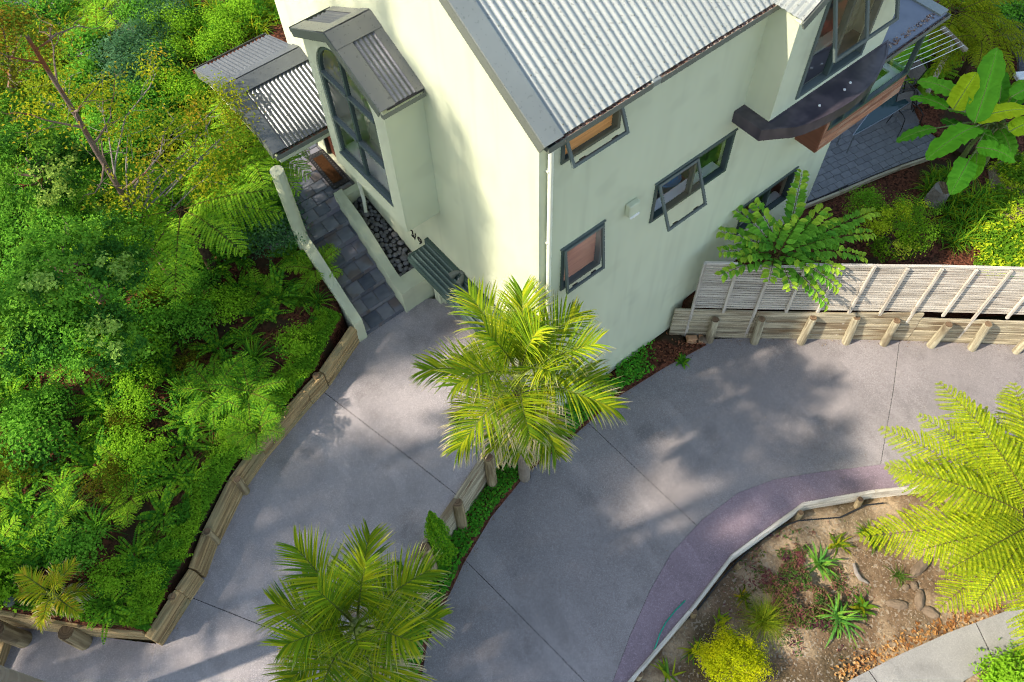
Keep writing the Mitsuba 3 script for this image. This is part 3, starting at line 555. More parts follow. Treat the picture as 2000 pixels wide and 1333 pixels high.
for s, e in ((7.48, 7.84), (7.9, 8.55), (8.62, 10.04)): hp("pane", pane(s, e, 5.26, 6.45, -.52), "m_glass", bw)
hp("pane", quad((10.08, -.47, 5.26), (10.08, 1.6, 5.26), (10.08, 1.6, 6.45), (10.08, -.47, 6.45)), "m_glass", bw)
hp("inner_ledge", join([box(7.5, 10.02, -.46, -.28, 5.14, 5.2), box(9.84, 10.02, -.28, 1.6, 5.14, 5.2)]), "m_white", bw)
hp("bench_cushion", box(8.7, 9.82, -.26, 1.4, 4.8, 5.02, .03), "m_sage", bw); bsdf("m_sage", (.16, .21, .14), .9)
hp("timber_tray", box(7.55, 8.45, -.26, .5, 4.95, 4.99), "m_oak", bw); bsdf("m_oak", (.5, .3, .12), .6)
lean = hp("lean_to_roof", box(8.0, 10.5, -.62, 4.0, 6.5, 6.56), "m_membrane", label="flat grey lean-to roof past the wing")
hp("lean_gutter", gutter(8.1, 10.55, -.6, 6.55, .1, .1), "m_gutter", lean); hp("lean_capping", join([box(10.3, 10.56, -.6, 4.0, 6.56, 6.6)]), "m_flash", lean)
hp("lean_beam", box(8.2, 10.3, -.58, -.47, 6.3, 6.46), "m_white", lean)
hp("lean_side", box(8.998, 9.05, .2, 4.0, 4.8, 6.5), "m_wall", lean)
hp("room_wall", join([box(9.0, 10.0, 2.2, 2.3, 4.8, 6.5), box(7.3, 8.8, 1.7, 1.76, 4.5, 7.0)]), "m_interior_pale", lean)
dk = thing("rear_deck", "weathered timber deck boards behind the lean-to roof", "deck")
for i in range(9): add("deck_board", board(np.array((10.133,18.27,4.2)) + np.array([.1 * i, -.12 * i, 0]) * 1.1 + [-1.5, 1.2, 0], np.array((10.133,18.27,4.2)) + np.array([.1 * i, -.12 * i, 0]) * 1.1 + [1.6, 3.6, 0], .03, .13), "m_fence", dk)

# ================================================================ ENTRY STEPS, PLANTER, RETAINING WALLS, FENCE
def sk(v): return -.08 * (6.52 - v)                        # the steps run a little out of square with the gable
es = tag(key("entry_steps"), "flight of grey slate steps and landing that climbs beside the gable wall to the front door", None, None, "structure")
rng = np.random.default_rng(21)
def tiles(v0, v1, z, ua, ub, widths, th=.03, ins=.011):
    x = ua
    for w in widths:
        e = min(x + w, ub)
        if e - x < .05: break
        c = [(x + ins, v0 + ins), (e - ins, v0 + ins), (e - ins, v1 - ins), (x + ins, v1 - ins)]
        v, f = extrude(Polygon([(a + sk(b), b) for a, b in c]), z - th, z + rng.uniform(-.002, .003)); of = rng.uniform(0, 90, 2)
        H("slate_tile", (v, f, v[:, :2] + of), "m_slate", es); x = e
NR, RZ, TV = 8, .1525, .386
core = []
for i in range(NR - 1):
    v0, z = 3.82 + i * TV, 1.5 + (i + 1) * RZ
    core.append(extrude(Polygon([(-1.8 + sk(v0), v0 + .012), (-.69 + sk(v0), v0 + .012), (-.69 + sk(v0 + TV), v0 + TV + .012), (-1.8 + sk(v0 + TV), v0 + TV + .012)]), 1.3, z - .028))
    o = .0 if i % 2 else .17
    tiles(v0 - .012, v0 + TV, z, -1.8, -.69, ([o] if o else []) + [.36, .34, .35, .36])
    for a, b in ((-1.8, -1.4), (-1.4, -1.04), (-1.04, -.69)):
        q = box(a + .004, b - .004, v0 - .002, v0 + .011, z - RZ + .004, z - .033); q[0][:, 0] += sk(v0); of = rng.uniform(0, 90, 2)
        H("riser_tile", (*q, q[0][:, [0, 2]] + of), "m_slate", es)
land = Polygon([(-2.6, 6.53), (-.0, 6.53), (-.0, 9.9), (-2.6, 9.9)])
core.append(extrude(land, 1.3, 2.692))
H("step_core", join(core), "m_grout", es)
for r in range(10):
    v0 = 6.52 + r * .335; tiles(v0, v0 + .335, 2.72, -2.6 - sk(v0), -.01 - sk(v0 + .3), [.17 if r % 2 else .34] + [.335] * 8)
for a in np.arange(-1.8, -.7, .37):
    q = box(a + .004, min(a + .37, -.69) - .004, 6.515, 6.529, 2.57, 2.688); H("riser_tile", (*q, q[0][:, [0, 2]] + rng.uniform(0, 90, 2)), "m_slate", es)

pl = thing("stone_planter", "pale green rendered planter full of dark river stones beside the slate steps", "planter")
def skewed(poly, t0, t1, base=0.0):
    v, f = wall(poly, t0, t1, "u"); v[:, 0] += sk(v[:, 1]) + base; return v, f
H("planter_wall", skewed(Polygon([(3.74, 1.38), (6.7, 1.38), (6.7, 2.98), (5.75, 2.86), (4.35, 2.27), (3.74, 2.25)]), -.69, -.47), "m_cap", pl)
v, f = box(-.47, .1, 3.75, 4.18, 1.38, 2.248); v[:, 0] = np.where(v[:, 0] > 0, -.003, v[:, 0] + sk(v[:, 1])); H("end_block", (v, f), "m_cap", pl)
v, f = box(-.47, .1, 6.5, 6.69, 1.38, 2.9); v[:, 0] = np.where(v[:, 0] > 0, -.003, v[:, 0] + sk(v[:, 1])); H("back_wall", (v, f), "m_cap", pl)
v, f = extrude(Polygon([(-.68, 4.18), (-.0, 4.18), (-.0, 6.5), (-.5, 6.5)]), 1.4, 2.1); v[:, 2] += np.where(v[:, 2] > 2, (v[:, 1] - 4.12) * .2, 0); H("bed", (v, f), "m_dark", pl)
ico = trimesh.creation.icosphere(2, 1.0); pts = []
for t in range(4000):
    v_ = rng.uniform(4.26, 6.45); u_ = rng.uniform(-.42 + sk(v_) , -.06); r = rng.choice([.05, .065, .08, .1], p=[.3, .35, .25, .1])
    if u_ - r < -.47 + sk(v_) or all(math.hypot(u_ - a, v_ - b) > .82 * (r + c) for a, b, c in pts) is False: continue
    pts.append((u_, v_, r))
    if len(pts) > 105: break
for a, b, r in pts:
    p = np.array(ico.vertices); p = p * [1, rng.uniform(.75, 1), .6] * (1 + .25 * (meshkit.noise(p * 1.3 + rng.uniform(0, 99)) - .5))[:, None]
    c, s = math.cos(q := rng.uniform(0, 6.3)), math.sin(q); p = p @ np.array([[c, s, 0], [-s, c, 0], [0, 0, 1]]) * r * 1.08
    p += [a, b, 2.1 + (b - 4.12) * .2 + r * .45]; H("river_stone", (p, np.array(ico.faces), np.tile(rng.uniform(0, 90, 2), (len(p), 1))), "m_stone", pl, smooth=True)
H("downpipe", tube([(-.14, 6.35, 3.6), (-.14, 6.3, 2.95), (-.18, 6.2, 2.8), (-.3, 6.0, 2.62)], .045, 10), "m_pipe", pl, smooth=True)
sw = thing("step_wall", "sloping pale green rendered side wall on the garden side of the slate steps", "wall")
H("coping_wall", skewed(Polygon([(3.77, 1.38), (6.2, 1.38), (6.2, 2.88), (5.6, 2.84), (4.4, 2.38), (3.77, 2.25)]), -1.99, -1.77), "m_cap", sw)
H("pier", tube([(-1.93, 6.16, 2.3), (-1.93, 6.16, 5.06)], .145, 20), "m_cap", sw, smooth=40)

def sleeper_wall(k, line, zs, h, t, mat, out=1, maxlen=2.4):
    """Courses of sleepers along a plan polyline; zs: the heights of the course bottoms; out: which side of the line the thickness lies."""
    for p, q in zip(line[:-1], line[1:]):
        p, q = np.array(p), np.array(q); L = np.linalg.norm(q - p); n = max(1, round(L / maxlen))
        for i in range(n):
            a, b = p + (q - p) * (i / n), p + (q - p) * ((i + 1) / n); d = (b - a) / np.linalg.norm(b - a); b = b - d * .006
            for z in zs:
                j = URNG.uniform(-.012, .012)
                add("sleeper", board((*a, z + h / 2), (*b, z + h / 2), h - .018, t, .014, side=out * (t / 2) + j), mat, k)

def posts(k, spots, z, h, r, mat, lean=0.0):
    for x, y in spots:
        hh = h * URNG.uniform(.95, 1.05); m = log((x, y, z), hh, r * URNG.uniform(.94, 1.06), (URNG.normal(0, lean), URNG.normal(0, lean)))
        p = add("round_post", m, mat, k); a = m[0][-1]
        c = tube([(a[0], a[1], a[2] - .004), (a[0], a[1], a[2] + .004)], r * .84, 12); add("end_grain", c, "m_log_end", p)

k = thing("garden_wall", "low timber sleeper wall that holds the lush garden along the left of the upper driveway", "retaining wall")
GL = [(-3.647,10.538),(-4.269,9.378),(-4.6,8.954),(-5.477,7.701),(-5.9,6.919),(-6.279,5.794),(-6.423,5.125),(-6.632,4.733),(-7.049,3.892)]
sleeper_wall(k, GL, [1.42, 1.64, 1.86], .22, .17, "m_sleeper", 1)
posts(k, [(-4.294,9.262),(-4.995,8.258),(-5.701,6.875),(-6.158,5.821),(-6.644,4.566)], 1.45, .66, .085, "m_log", .012)
k = thing("corner_wall", "timber wall with two very thick round posts at the bottom left corner", "retaining wall")
cl = [(-7.107,3.944),(-8.316,4.093),(-9.556,4.322),(-10.827,4.594),(-11.909,4.842)]
for p, q, z0 in zip(cl[:-1], cl[1:], (1.42, 1.3, 1.15, 1.0)):
    for z in np.arange(z0 - .2, 2.0, .2): add("sleeper", board((*p, z + .1), (*q, z + .1), .19, .12, .012, side=-.07), "m_sleeper", k)
posts(k, [(-8.537,4.027),(-9.839,4.183)], .8, 1.22, .17, "m_log", .02)
add("timber_rail", board((-10.25,3.415,1.05), (-10.151,4.244,1.15), .3, .16), "m_sleeper", k)

k = thing("middle_wall", "timber board wall with round posts between the upper driveway and the planting strip", "retaining wall")
ML = [(-0.039,8.369),(-0.651,7.478),(-1.307,6.479),(-2.027,5.459),(-2.369,4.941),(-2.808,4.194),(-3.225,3.28)]
for p, q in zip(ML[:-1], ML[1:]):
    p, q = np.array(p), np.array(q); d = (q - p) / np.linalg.norm(q - p)
    for i, z in enumerate(np.arange(0.0, 1.55, .31)):
        e = .03 * (i == 4); add("wall_board", board((*(p + d * .003), z + .155), (*(q - d * .003), z + .155), .292, .06 + e, .01, side=-(.03 - e / 2)), "m_wall_board", k)
posts(k, [tuple(np.array(p)) for p in [(-0.592,7.36),(-1.285,6.408),(-1.921,5.481)]], 0, 1.52, .115, "m_log", .02)

# right retaining wall and fence
k = thing("fence_wall", "pale timber retaining wall below the slatted fence, with a row of round posts", "retaining wall")
FB = [(3.928,11.135), (5.874,10.966), (8.21,10.792), (9.78,10.675), (12.576,10.402), (16.187,10.027)]
sleeper_wall(k, FB, [-.05, .2, .45, .7], .25, .06, "m_wall_board", 1, 3.2)
sleeper_wall(k, FB[:4], [.95], .2, .06, "m_wall_board", 1, 3.2)
posts(k, [(4.911,10.944),(6.016,10.838),(7.158,10.76),(8.263,10.699),(9.177,10.604),(10.31,10.497),(11.275,10.355),(12.307,10.21),(13.392,10.063)], -.05, 1.08, .1, "m_log_pale", .04)
fe = thing("slat_fence", "long pale timber fence of thin horizontal slats on top of the retaining wall", "fence")
FY = lambda x: float(np.interp(x, [p[0] for p in FB], [p[1] for p in FB]))
xs = np.arange(4.34, 15.6, .735); Z0, Z1 = 1.16, 2.92
ro = np.random.default_rng(4)
for i, (a, b) in enumerate(zip(xs[:-1], xs[1:])):
    n = 19; pit = (Z1 - Z0) / n; top = Z1 - (.0 if i not in (1, 2) else .08)
    for j in range(n):
        z = Z0 + (j + .5) * pit
        if z > top - .02: continue
        tilt = ro.normal(0, .004)
        add("slat", board((a + .012, FY(a) + .075, z + tilt), (b - .012, FY(b) + .075, z - tilt), pit * ro.uniform(.6, .76), .02, .003), "m_fence", fe)
    add("top_rail", board((a, FY(a) + .08, top + .012), (b - .004, FY(b) + .08, top + .012), .03, .06, .004), "m_fence", fe)
for i, a in enumerate(xs):
    low = -.02 if i in (0, 2, 5, 9, 13) else (.75 if i == 7 else 1.06)
    hi = Z1 + (.05 if i % 5 == 0 else -.02)
    add("fence_post", board((a, FY(a) + .03, low), (a, FY(a) + .03, hi), .07, .06, .006, up=(1, 0, 0)), "m_fence", fe)

# low edging round the bare garden
k = thing("edging_wall", "low weathered timber edging with short posts round the bare garden", "edging")
EL = [(1.863,2.937),(3.406,4.389),(4.488,5.508),(6.272,6.602),(7.921,6.822),(9.688,6.916),(11.893,6.989)]
for p, q in zip(EL[:-1], EL[1:]):
    p, q = np.array(p), np.array(q); d = (q - p) / np.linalg.norm(q - p)
    for z in (-.42, -.18): add("edging_board", board((*(p + d * .002), z + .12), (*(q - d * .004), z + .12), .235, .075, .012, side=-.037), "m_edging", k)
posts(k, [(2.243,3.182),(3.544,4.355),(4.646,5.345),(6.201,6.375),(7.602,6.584),(9.14,6.814)], -.5, .5, .07, "m_log", .03)

# ================================================================ VEGETATION: builders
def unit(a): return a / (np.linalg.norm(a, axis=-1, keepdims=True) + 1e-12)

def leaves(c, n, L, W, rng, cols, axis=None, jitter=.18, fold=.25):
    """Small folded leaf blades at c facing n; cols: (k, 3) leaf colours, one picked per leaf. Returns vertices, faces, colours."""
    c, n = np.asarray(c, float), unit(np.asarray(n, float)); N = len(c); L, W = np.broadcast_to(L, (N,))[:, None], np.broadcast_to(W, (N,))[:, None]
    a = rng.normal(size=(N, 3)) if axis is None else np.asarray(axis, float)
    a = unit(a - (a * n).sum(1, keepdims=True) * n); s = np.cross(n, a)
    base, tip = c - a * L * .5, c + a * L * .5 - n * L * .12
    l, r = c + s * W * .5 + n * W * fold - a * L * .06, c - s * W * .5 + n * W * fold - a * L * .06
    v = np.stack([base, r, tip, l], 1).reshape(-1, 3); i = np.arange(N)[:, None] * 4
    f = np.concatenate([i + [0, 1, 2], i + [0, 2, 3]])
    cols = np.asarray(cols, float); k = cols[rng.integers(0, len(cols), N)] if cols.ndim == 2 and len(cols) != N else cols
    k = np.clip(k * rng.uniform(1 - jitter, 1 + jitter, (N, 1)), 0, 1)
    return v, f, np.repeat(k, 4, 0)

def big_leaves(c, n, L, W, axis, cols, rng):
    """Broad pointed leaves of six faces, cupped along the midrib and curved down at the tip."""
    n = unit(n); a = unit(axis - (axis * n).sum(1, keepdims=True) * n); s = np.cross(n, a); L, W = L[:, None], W[:, None]
    row = [(-.5, 0, 0), (-.2, .46, .16), (-.2, -.46, .16), (.2, .42, .12), (.2, -.42, .12), (.5, 0, -.16), (-.2, 0, .02), (.2, 0, 0)]
    v = np.stack([c + a * L * x + s * W * y + n * (W * abs(y) * .35 + L * min(z, 0)) for x, y, z in row], 1)
    f = np.array([[0, 6, 1], [0, 2, 6], [1, 6, 7], [1, 7, 3], [2, 7, 6], [2, 4, 7], [3, 7, 5], [4, 5, 7]])
    k = np.clip(np.asarray(cols) * rng.uniform(.8, 1.2, (len(c), 1)), 0, 1)
    return v.reshape(-1, 3), (np.arange(len(c))[:, None, None] * 8 + f).reshape(-1, 3), np.repeat(k, 8, 0)

def cat3(parts):
    V, F, C, n = [], [], [], 0
    for v, f, c in parts: V.append(v); F.append(f + n); C.append(c); n += len(v)
    return np.vstack(V), np.vstack(F), np.vstack(C)

def addc(name, vfc, mat, parent=None, smooth=False, **kw): return add(name, vfc[:2], mat, parent, color=vfc[2], smooth=smooth, **kw)

def shrub_crown(c, r, clumps, per, L, W, cols, rng, spread=.2, hollow=.55, upw=.8, low=-.35):
    """Leaves in clumps through an uneven ellipsoid: most near its outside, gaps between the clumps."""
    c, r = np.array(c, float), np.array(r, float)
    d = unit(rng.normal(size=(clumps * 3, 3))); d = d[d[:, 2] > low][:clumps]; m = len(d)
    rad = (hollow + (1 - hollow) * rng.uniform(0, 1, m) ** .6) * (1 + .7 * (meshkit.noise(d * 2.2 + rng.uniform(0, 50)) - .5))
    cc = c + d * r * rad[:, None]; cs = np.asarray(cols, float)
    tone = cs[np.minimum((meshkit.noise(cc * 1.1 + rng.uniform(0, 50)) * 1.3 - .15).clip(0, .999) * len(cs), len(cs) - 1).astype(int)]
    k = np.repeat(np.arange(m), per); N = len(k)
    off = rng.normal(size=(N, 3)) * spread * rng.uniform(.5, 1.2, m)[k][:, None] * [1, 1, .7]
    nrm = off / spread * .5 + d[k] * .5 + [0, 0, upw] + rng.normal(size=(N, 3)) * .5
    return leaves(cc[k] + off, nrm, L * rng.uniform(.6, 1.25, N), W * rng.uniform(.6, 1.25, N), rng, np.repeat(tone, per, 0)), cc

def strips(base, d0, up, L, W, droop, rng, cols, segs=5, tipcol=None, tippart=.25, vfold=.0, taper=.85):
    """Long narrow blades: each starts at base along d0 and bends down by droop; many at once."""
    base, d = np.asarray(base, float), unit(np.asarray(d0, float)); N = len(base)
    L, W, droop = (np.broadcast_to(x, (N,)).astype(float) for x in (L, W, droop)); p, P, S = base.copy(), [base.copy()], []
    side = np.cross(d, np.broadcast_to(np.asarray(up, float), d.shape)); bad = np.linalg.norm(side, axis=1) < .05
    side[bad] = np.cross(d[bad], [1., 0, .1]); side = unit(side)
    for s in range(segs):
        d = unit(d - np.array([0, 0, 1]) * (droop * (s + .5) / segs * 2 / segs)[:, None]); p = p + d * (L / segs)[:, None]; P.append(p.copy())
    P = np.stack(P, 1); t = np.linspace(0, 1, segs + 1); w = (1 - t ** 2.2 * taper) * np.minimum(1, .55 + t * 3); w[-1] = .06
    h = side[:, None] * (W[:, None] * w[None])[..., None] * .5
    v = np.stack([P - h, P + h], 2).reshape(N, -1, 3)
    q = np.concatenate([[[2 * s, 2 * s + 1, 2 * s + 3], [2 * s, 2 * s + 3, 2 * s + 2]] for s in range(segs)])
    f = (np.arange(N)[:, None, None] * (2 * segs + 2) + q).reshape(-1, 3)
    cols = np.asarray(cols, float); c = cols if (cols.ndim == 2 and len(cols) == N) else cols[rng.integers(0, len(cols), N)]
    c = np.clip(c * rng.uniform(.82, 1.18, (N, 1)), 0, 1); C = np.repeat(c[:, None], segs + 1, 1)
    if tipcol is not None:
        k = rng.uniform(0, tippart * 2, N)[:, None]; a = np.clip((t[None] - (1 - k)) / .15, 0, 1)[..., None]; C = C * (1 - a) + np.asarray(tipcol) * a
    return v.reshape(-1, 3), f, np.repeat(C, 2, 1).reshape(-1, 3)

def arc(base, yaw, elev, L, droop, n=14, twist=0.0):
    """A bending midrib: points and directions from base, starting at yaw and elevation and bending down by droop (radians) in all."""
    s = np.linspace(0, 1, n); e = elev - droop * s ** 1.4; y = yaw + twist * s
    d = np.stack([np.cos(e) * np.cos(y), np.cos(e) * np.sin(y), np.sin(e)], 1)
    p = np.array(base) + np.vstack([[0, 0, 0], np.cumsum((d[:-1] + d[1:]) / 2 * L / (n - 1), 0)])
    return p, d

def along(p, d, t):
    s = np.linspace(0, 1, len(p)); f = lambda a: np.stack([np.interp(t, s, a[:, k]) for k in range(3)], 1)
    return f(p), unit(f(d))

def rib(p, r0, r1, col, sides=4):
    v, f, _ = tube(p, np.linspace(r0, r1, len(p)), sides, cap=False); return v, f, np.tile(col, (len(v), 1))

def palm_frond(base, yaw, elev, L, droop, rng, cols, pairs=36, leaf=.55, lw=.036, dead=0.0, twist=0.0):
    p, d = arc(base, yaw, elev, L, droop, 14, twist); parts = [rib(p, .022, .005, np.array([.2, .24, .06]), 5)]
    for sgn in (-1, 1):
        t = np.linspace(.16, .995, pairs) + rng.uniform(-.006, .006, pairs); q, dd = along(p, d, t)
        side = unit(np.cross(dd, [0, 0, 1.0])) * sgn; upv = unit(np.cross(side * sgn, dd))
        fw = np.interp(t, [0, .5, 1], [.35, .75, 1.9])[:, None]
        dirs = side + dd * fw + upv * rng.uniform(.25, .8, (pairs, 1)) + rng.normal(0, .07, (pairs, 3))
        ln = leaf * np.interp(t, [.1, .3, .7, 1], [.7, 1, .95, .5]) * rng.uniform(.88, 1.1, pairs)
        parts.append(strips(q, dirs, upv, ln, lw * rng.uniform(.8, 1.15, pairs), rng.uniform(.2, 1.2, pairs) * (1 + dead), rng, cols, 6, (.56, .48, .3), .1 + .4 * dead))
    return cat3(parts)

def fern_frond(base, yaw, elev, L, droop, rng, cols, W=.45, pairs=22, pins=13, twist=0.0, fine=1.0, stem=.12, col_rib=(.16, .13, .04)):
    """A twice divided fern frond: rachis, pinnae both sides, each pinna a double row of little pinnules."""
    p, d = arc(base, yaw, elev, L, droop, 16, twist); parts = [rib(p, .012, .003, np.array(col_rib), 4)]
    t = np.linspace(stem, .985, pairs); q, dd = along(p, d, t); B, A, N, LL, WW, K = [], [], [], [], [], []
    for sgn in (-1, 1):
        side = unit(np.cross(dd, [0, 0, 1.0])) * sgn; upv = unit(np.cross(side * sgn, dd))
        ln = W * np.interp(t, [stem, .3, .55, .8, 1], [.55, .95, 1, .7, .12]) * rng.uniform(.92, 1.06, pairs)
        pd = unit(side + dd * np.interp(t, [0, 1], [.25, .8])[:, None] + rng.normal(0, .05, (pairs, 3)))
        u = (np.arange(pins) + .5) / pins
        sag = rng.uniform(.1, .4, pairs)
        P = q[:, None] + pd[:, None] * (ln[:, None] * u)[..., None] - np.array([0, 0, 1.]) * (sag[:, None] * ln[:, None] * u ** 2)[..., None]
        for s2 in (-1, 1):
            pin = unit(np.cross(upv, pd)) * s2; ax = unit(pin[:, None] + pd[:, None] * .45)
            l2 = np.full(len(ln), L * (1 - stem) / pairs * .58)[:, None] * np.interp(u, [0, .2, .7, 1], [.85, 1, .8, .25])[None] * np.interp(ln, [0, W], [.5, 1])[:, None]
            cen = P + ax * (l2 * .5)[..., None]
            B.append(cen.reshape(-1, 3)); A.append(np.broadcast_to(ax, cen.shape).reshape(-1, 3)); N.append(np.broadcast_to((upv - pin * .42)[:, None], cen.shape).reshape(-1, 3))
            LL.append(l2.ravel()); WW.append(np.broadcast_to((ln / pins * 1.45 * fine)[:, None], l2.shape).ravel())
        K.append(rib_many(q, P[:, -1], np.array(col_rib) * [.9, 1.3, .8]))
    A, N = np.vstack(A), np.vstack(N)
    parts.append(leaves(np.vstack(B), N + rng.normal(0, .1, N.shape), np.concatenate(LL), np.concatenate(WW), rng, cols, axis=A, fold=.05))
    return cat3(parts + K)

def rib_many(a, b, col, w=.004):
    """Thin straight ribs from a to b as flat slivers with a little height."""
    s = unit(np.cross(b - a, [0, 0, 1.0])) * w; z = np.array([0, 0, .003]); N = len(a)
    v = np.stack([a - s + z, a + s + z, b + z], 1).reshape(-1, 3); return v, np.arange(3 * N).reshape(-1, 3), np.tile(col, (3 * N, 1))

GREENS = dict(
    palm=[(.18, .29, .014), (.26, .35, .016), (.12, .22, .016), (.38, .42, .018)], fern=[(.34, .42, .016), (.42, .48, .02), (.26, .36, .016)], dkfern=[(.2, .44, .03), (.28, .52, .03), (.34, .58, .035)],
    tree=[(.04, .14, .022), (.12, .34, .035), (.17, .42, .04), (.2, .44, .045), (.05, .17, .025), (.34, .54, .1)], yellow=[(.34, .4, .02), (.42, .44, .022), (.26, .36, .022), (.46, .36, .03)], olive=[(.2, .22, .02), (.26, .26, .022), (.3, .21, .022), (.14, .22, .02)],
    lime=[(.17, .4, .026), (.25, .48, .028), (.09, .28, .024)], bush=[(.36, .54, .025), (.5, .62, .03), (.14, .3, .02), (.28, .48, .022), (.62, .7, .06)], gold=[(.5, .54, .01), (.42, .48, .01), (.58, .6, .014)], blue=[(.09, .22, .1), (.13, .28, .13), (.07, .18, .07)],
    strap=[(.1, .3, .024), (.15, .37, .026), (.22, .44, .026), (.05, .18, .02)], gloss=[(.1, .31, .035), (.17, .42, .04), (.36, .56, .05)], cover=[(.07, .33, .03), (.11, .42, .035), (.17, .5, .04)], red=[(.24, .09, .09), (.12, .17, .035), (.3, .15, .11), (.1, .19, .04), (.14, .05, .07)],
    banana=[(.13, .34, .015)], flax=[(.09, .26, .045), (.13, .34, .06), (.2, .4, .05)], conifer=[(.09, .28, .018), (.15, .37, .022), (.25, .46, .022)], dead=[(.42, .32, .2), (.55, .43, .28), (.3, .22, .14)], dry=[(.3, .14, .045), (.4, .22, .075), (.2, .085, .03), (.45, .3, .15)])

def limbs(k, base, top, r0, rng, n=7, reach=1.2, mat="m_bark", name="branch", r1=.35, twigs=3, lo=.3, bare=False, wob=.12, sides=8):
    """A tapered trunk with side limbs and twigs; returns the limb tips."""
    base, top = np.array(base, float), np.array(top, float); s = np.linspace(0, 1, 9)[:, None]; h = np.linalg.norm(top - base)
    w = np.cumsum(rng.normal(0, wob * h / 22, (9, 3)), 0) * [1, 1, 0]; w = w - s * w[-1]
    tr = base + (top - base) * s + w; add("trunk", tube(tr, np.linspace(r0, r0 * r1, 9) * rng.uniform(.92, 1.08, 9), sides + 2), mat, k, smooth=True); tips = [tr[-1]]
    for i in range(n):
        t = lo + (1 - lo) * (i + rng.uniform(.2, .8)) / n; j = t * 8; a = tr[int(j)] + (tr[min(int(j) + 1, 8)] - tr[int(j)]) * (j % 1)
        yaw = i * 2.4 + rng.uniform(-.5, .5); p, d = arc(a, yaw, rng.uniform(.1, .8), reach * rng.uniform(.6, 1.2) * (1.2 - .5 * t), rng.uniform(-.4, .4), 7, rng.uniform(-.7, .7))
        p = p + np.cumsum(rng.normal(0, .03 * reach, p.shape), 0) * np.linspace(0, 1, 7)[:, None]; ms = [tube(p, np.linspace(r0 * .42 * (1.15 - t * .6), r0 * .08, 7), 6)]; tips.append(p[-1])
        for q in range(twigs):
            m = rng.integers(2, 7); pp, _ = arc(p[m], yaw + rng.uniform(-1.3, 1.3), rng.uniform(-.3, .9), reach * rng.uniform(.25, .6), rng.uniform(-.6, .6), 5, rng.uniform(-.9, .9))
            pp = pp + np.cumsum(rng.normal(0, .02 * reach, pp.shape), 0); ms.append(tube(pp, np.linspace(r0 * .13, r0 * .03, 5), 4)); tips.append(pp[-1])
            if bare:
                for _ in range(2):
                    p3, _ = arc(pp[rng.integers(1, 5)], rng.uniform(0, 6.3), rng.uniform(-.5, .9), reach * rng.uniform(.12, .3), rng.uniform(-.6, .6), 4); ms.append(tube(p3, np.linspace(r0 * .045, r0 * .018, 4), 3)); tips.append(p3[-1])
        add(name, join(ms), mat, k)
    return np.array(tips)

# ================================================================ PALMS
def palm(label, base, h, n, L, seed, lean=(0, 0), r=.13, leaf=.55, pairs=36, young=True, e0=1.52, e1=-.4, name="palm_tree", yaw0=0.0, cols=GREENS["palm"], lw=.036, hang=()):
    rng = np.random.default_rng(seed); k = thing(name, label, "palm tree"); b = np.array(base, float); t = b + [lean[0], lean[1], h]
    s = np.linspace(0, 1, 12)[:, None]; tr = b + (t - b) * s + np.array([lean[0], lean[1], 0]) * .3 * np.sin(s * np.pi)
    add("trunk", tube(tr, r * (1.25 - .35 * s[:, 0]), 14), "m_palm_trunk", k, smooth=True)
    add("crownshaft", tube([t + [0, 0, -.05], t + [0, 0, .15], t + [0, 0, .4], t + [0, 0, .5]], [r * .95, r * 1.1, r * .7, r * .3], 12), "m_leafbase", k, smooth=True)
    for i in range(n):
        a = (i + .3) / n; elev = e0 + (e1 - e0) * a ** .85; yaw = yaw0 + i * 2.39996 + rng.uniform(-.2, .2)
        mix_ = np.array(cols) * (1 + .25 * (1 - a)) * [1, 1, 1]
        addc("frond", palm_frond(t + [math.cos(yaw) * r * .5, math.sin(yaw) * r * .5, .42 - .3 * a], yaw, elev, L * rng.uniform(.85, 1.1) * (.8 + .25 * min(1, a * 3)), rng.uniform(.3, .7) + .35 * a, rng, np.clip(mix_, 0, 1), pairs, leaf, lw, dead=a ** 2, twist=rng.uniform(-.25, .25)), "m_leaf", k)
    for yaw in hang: addc("frond", palm_frond(t + [math.cos(yaw) * r, math.sin(yaw) * r, .05], yaw, -.15, L * rng.uniform(.8, .95), 1.0, rng, cols, pairs, leaf, lw, dead=.9), "m_leaf", k)
    for i in range(3 + len(hang)):
        yaw = yaw0 + 1.1 + i * 2.2 if i < 3 else hang[i - 3] + .3
        addc("dead_frond", palm_frond(t + [0, 0, .02], yaw, -.25 - .2 * i, L * .7, .9, rng, GREENS["dead"], 22, leaf * .7, .02, dead=1), "m_leaf", k)
bsdf("m_leafbase", (.2, .24, .07), .6)
palm("sunlit palm at the corner of the house, its crown before the garage door", (*(0.141,7.529), .02), 4.45, 18, 1.55, 31, (-.04, 0), .11, .78, 44, yaw0=.4, lw=.032, hang=(-1.15, -1.6, -2.05))
palm("palm at the bottom edge of the photo, in the strip between the two driveways", (*(-2.809,3.496), .02), 3.45, 18, 1.42, 47, (.02, .0), .14, .76, 44, yaw0=2.6, lw=.032)
palm("small young palm that leans over the corner wall at the bottom left", (*(-8.674,4.6), 1.95), .3, 9, .62, 9, (0, 0), .05, .3, 22, name="young_palm", e0=1.1, e1=-.1, cols=GREENS["yellow"], lw=.026)

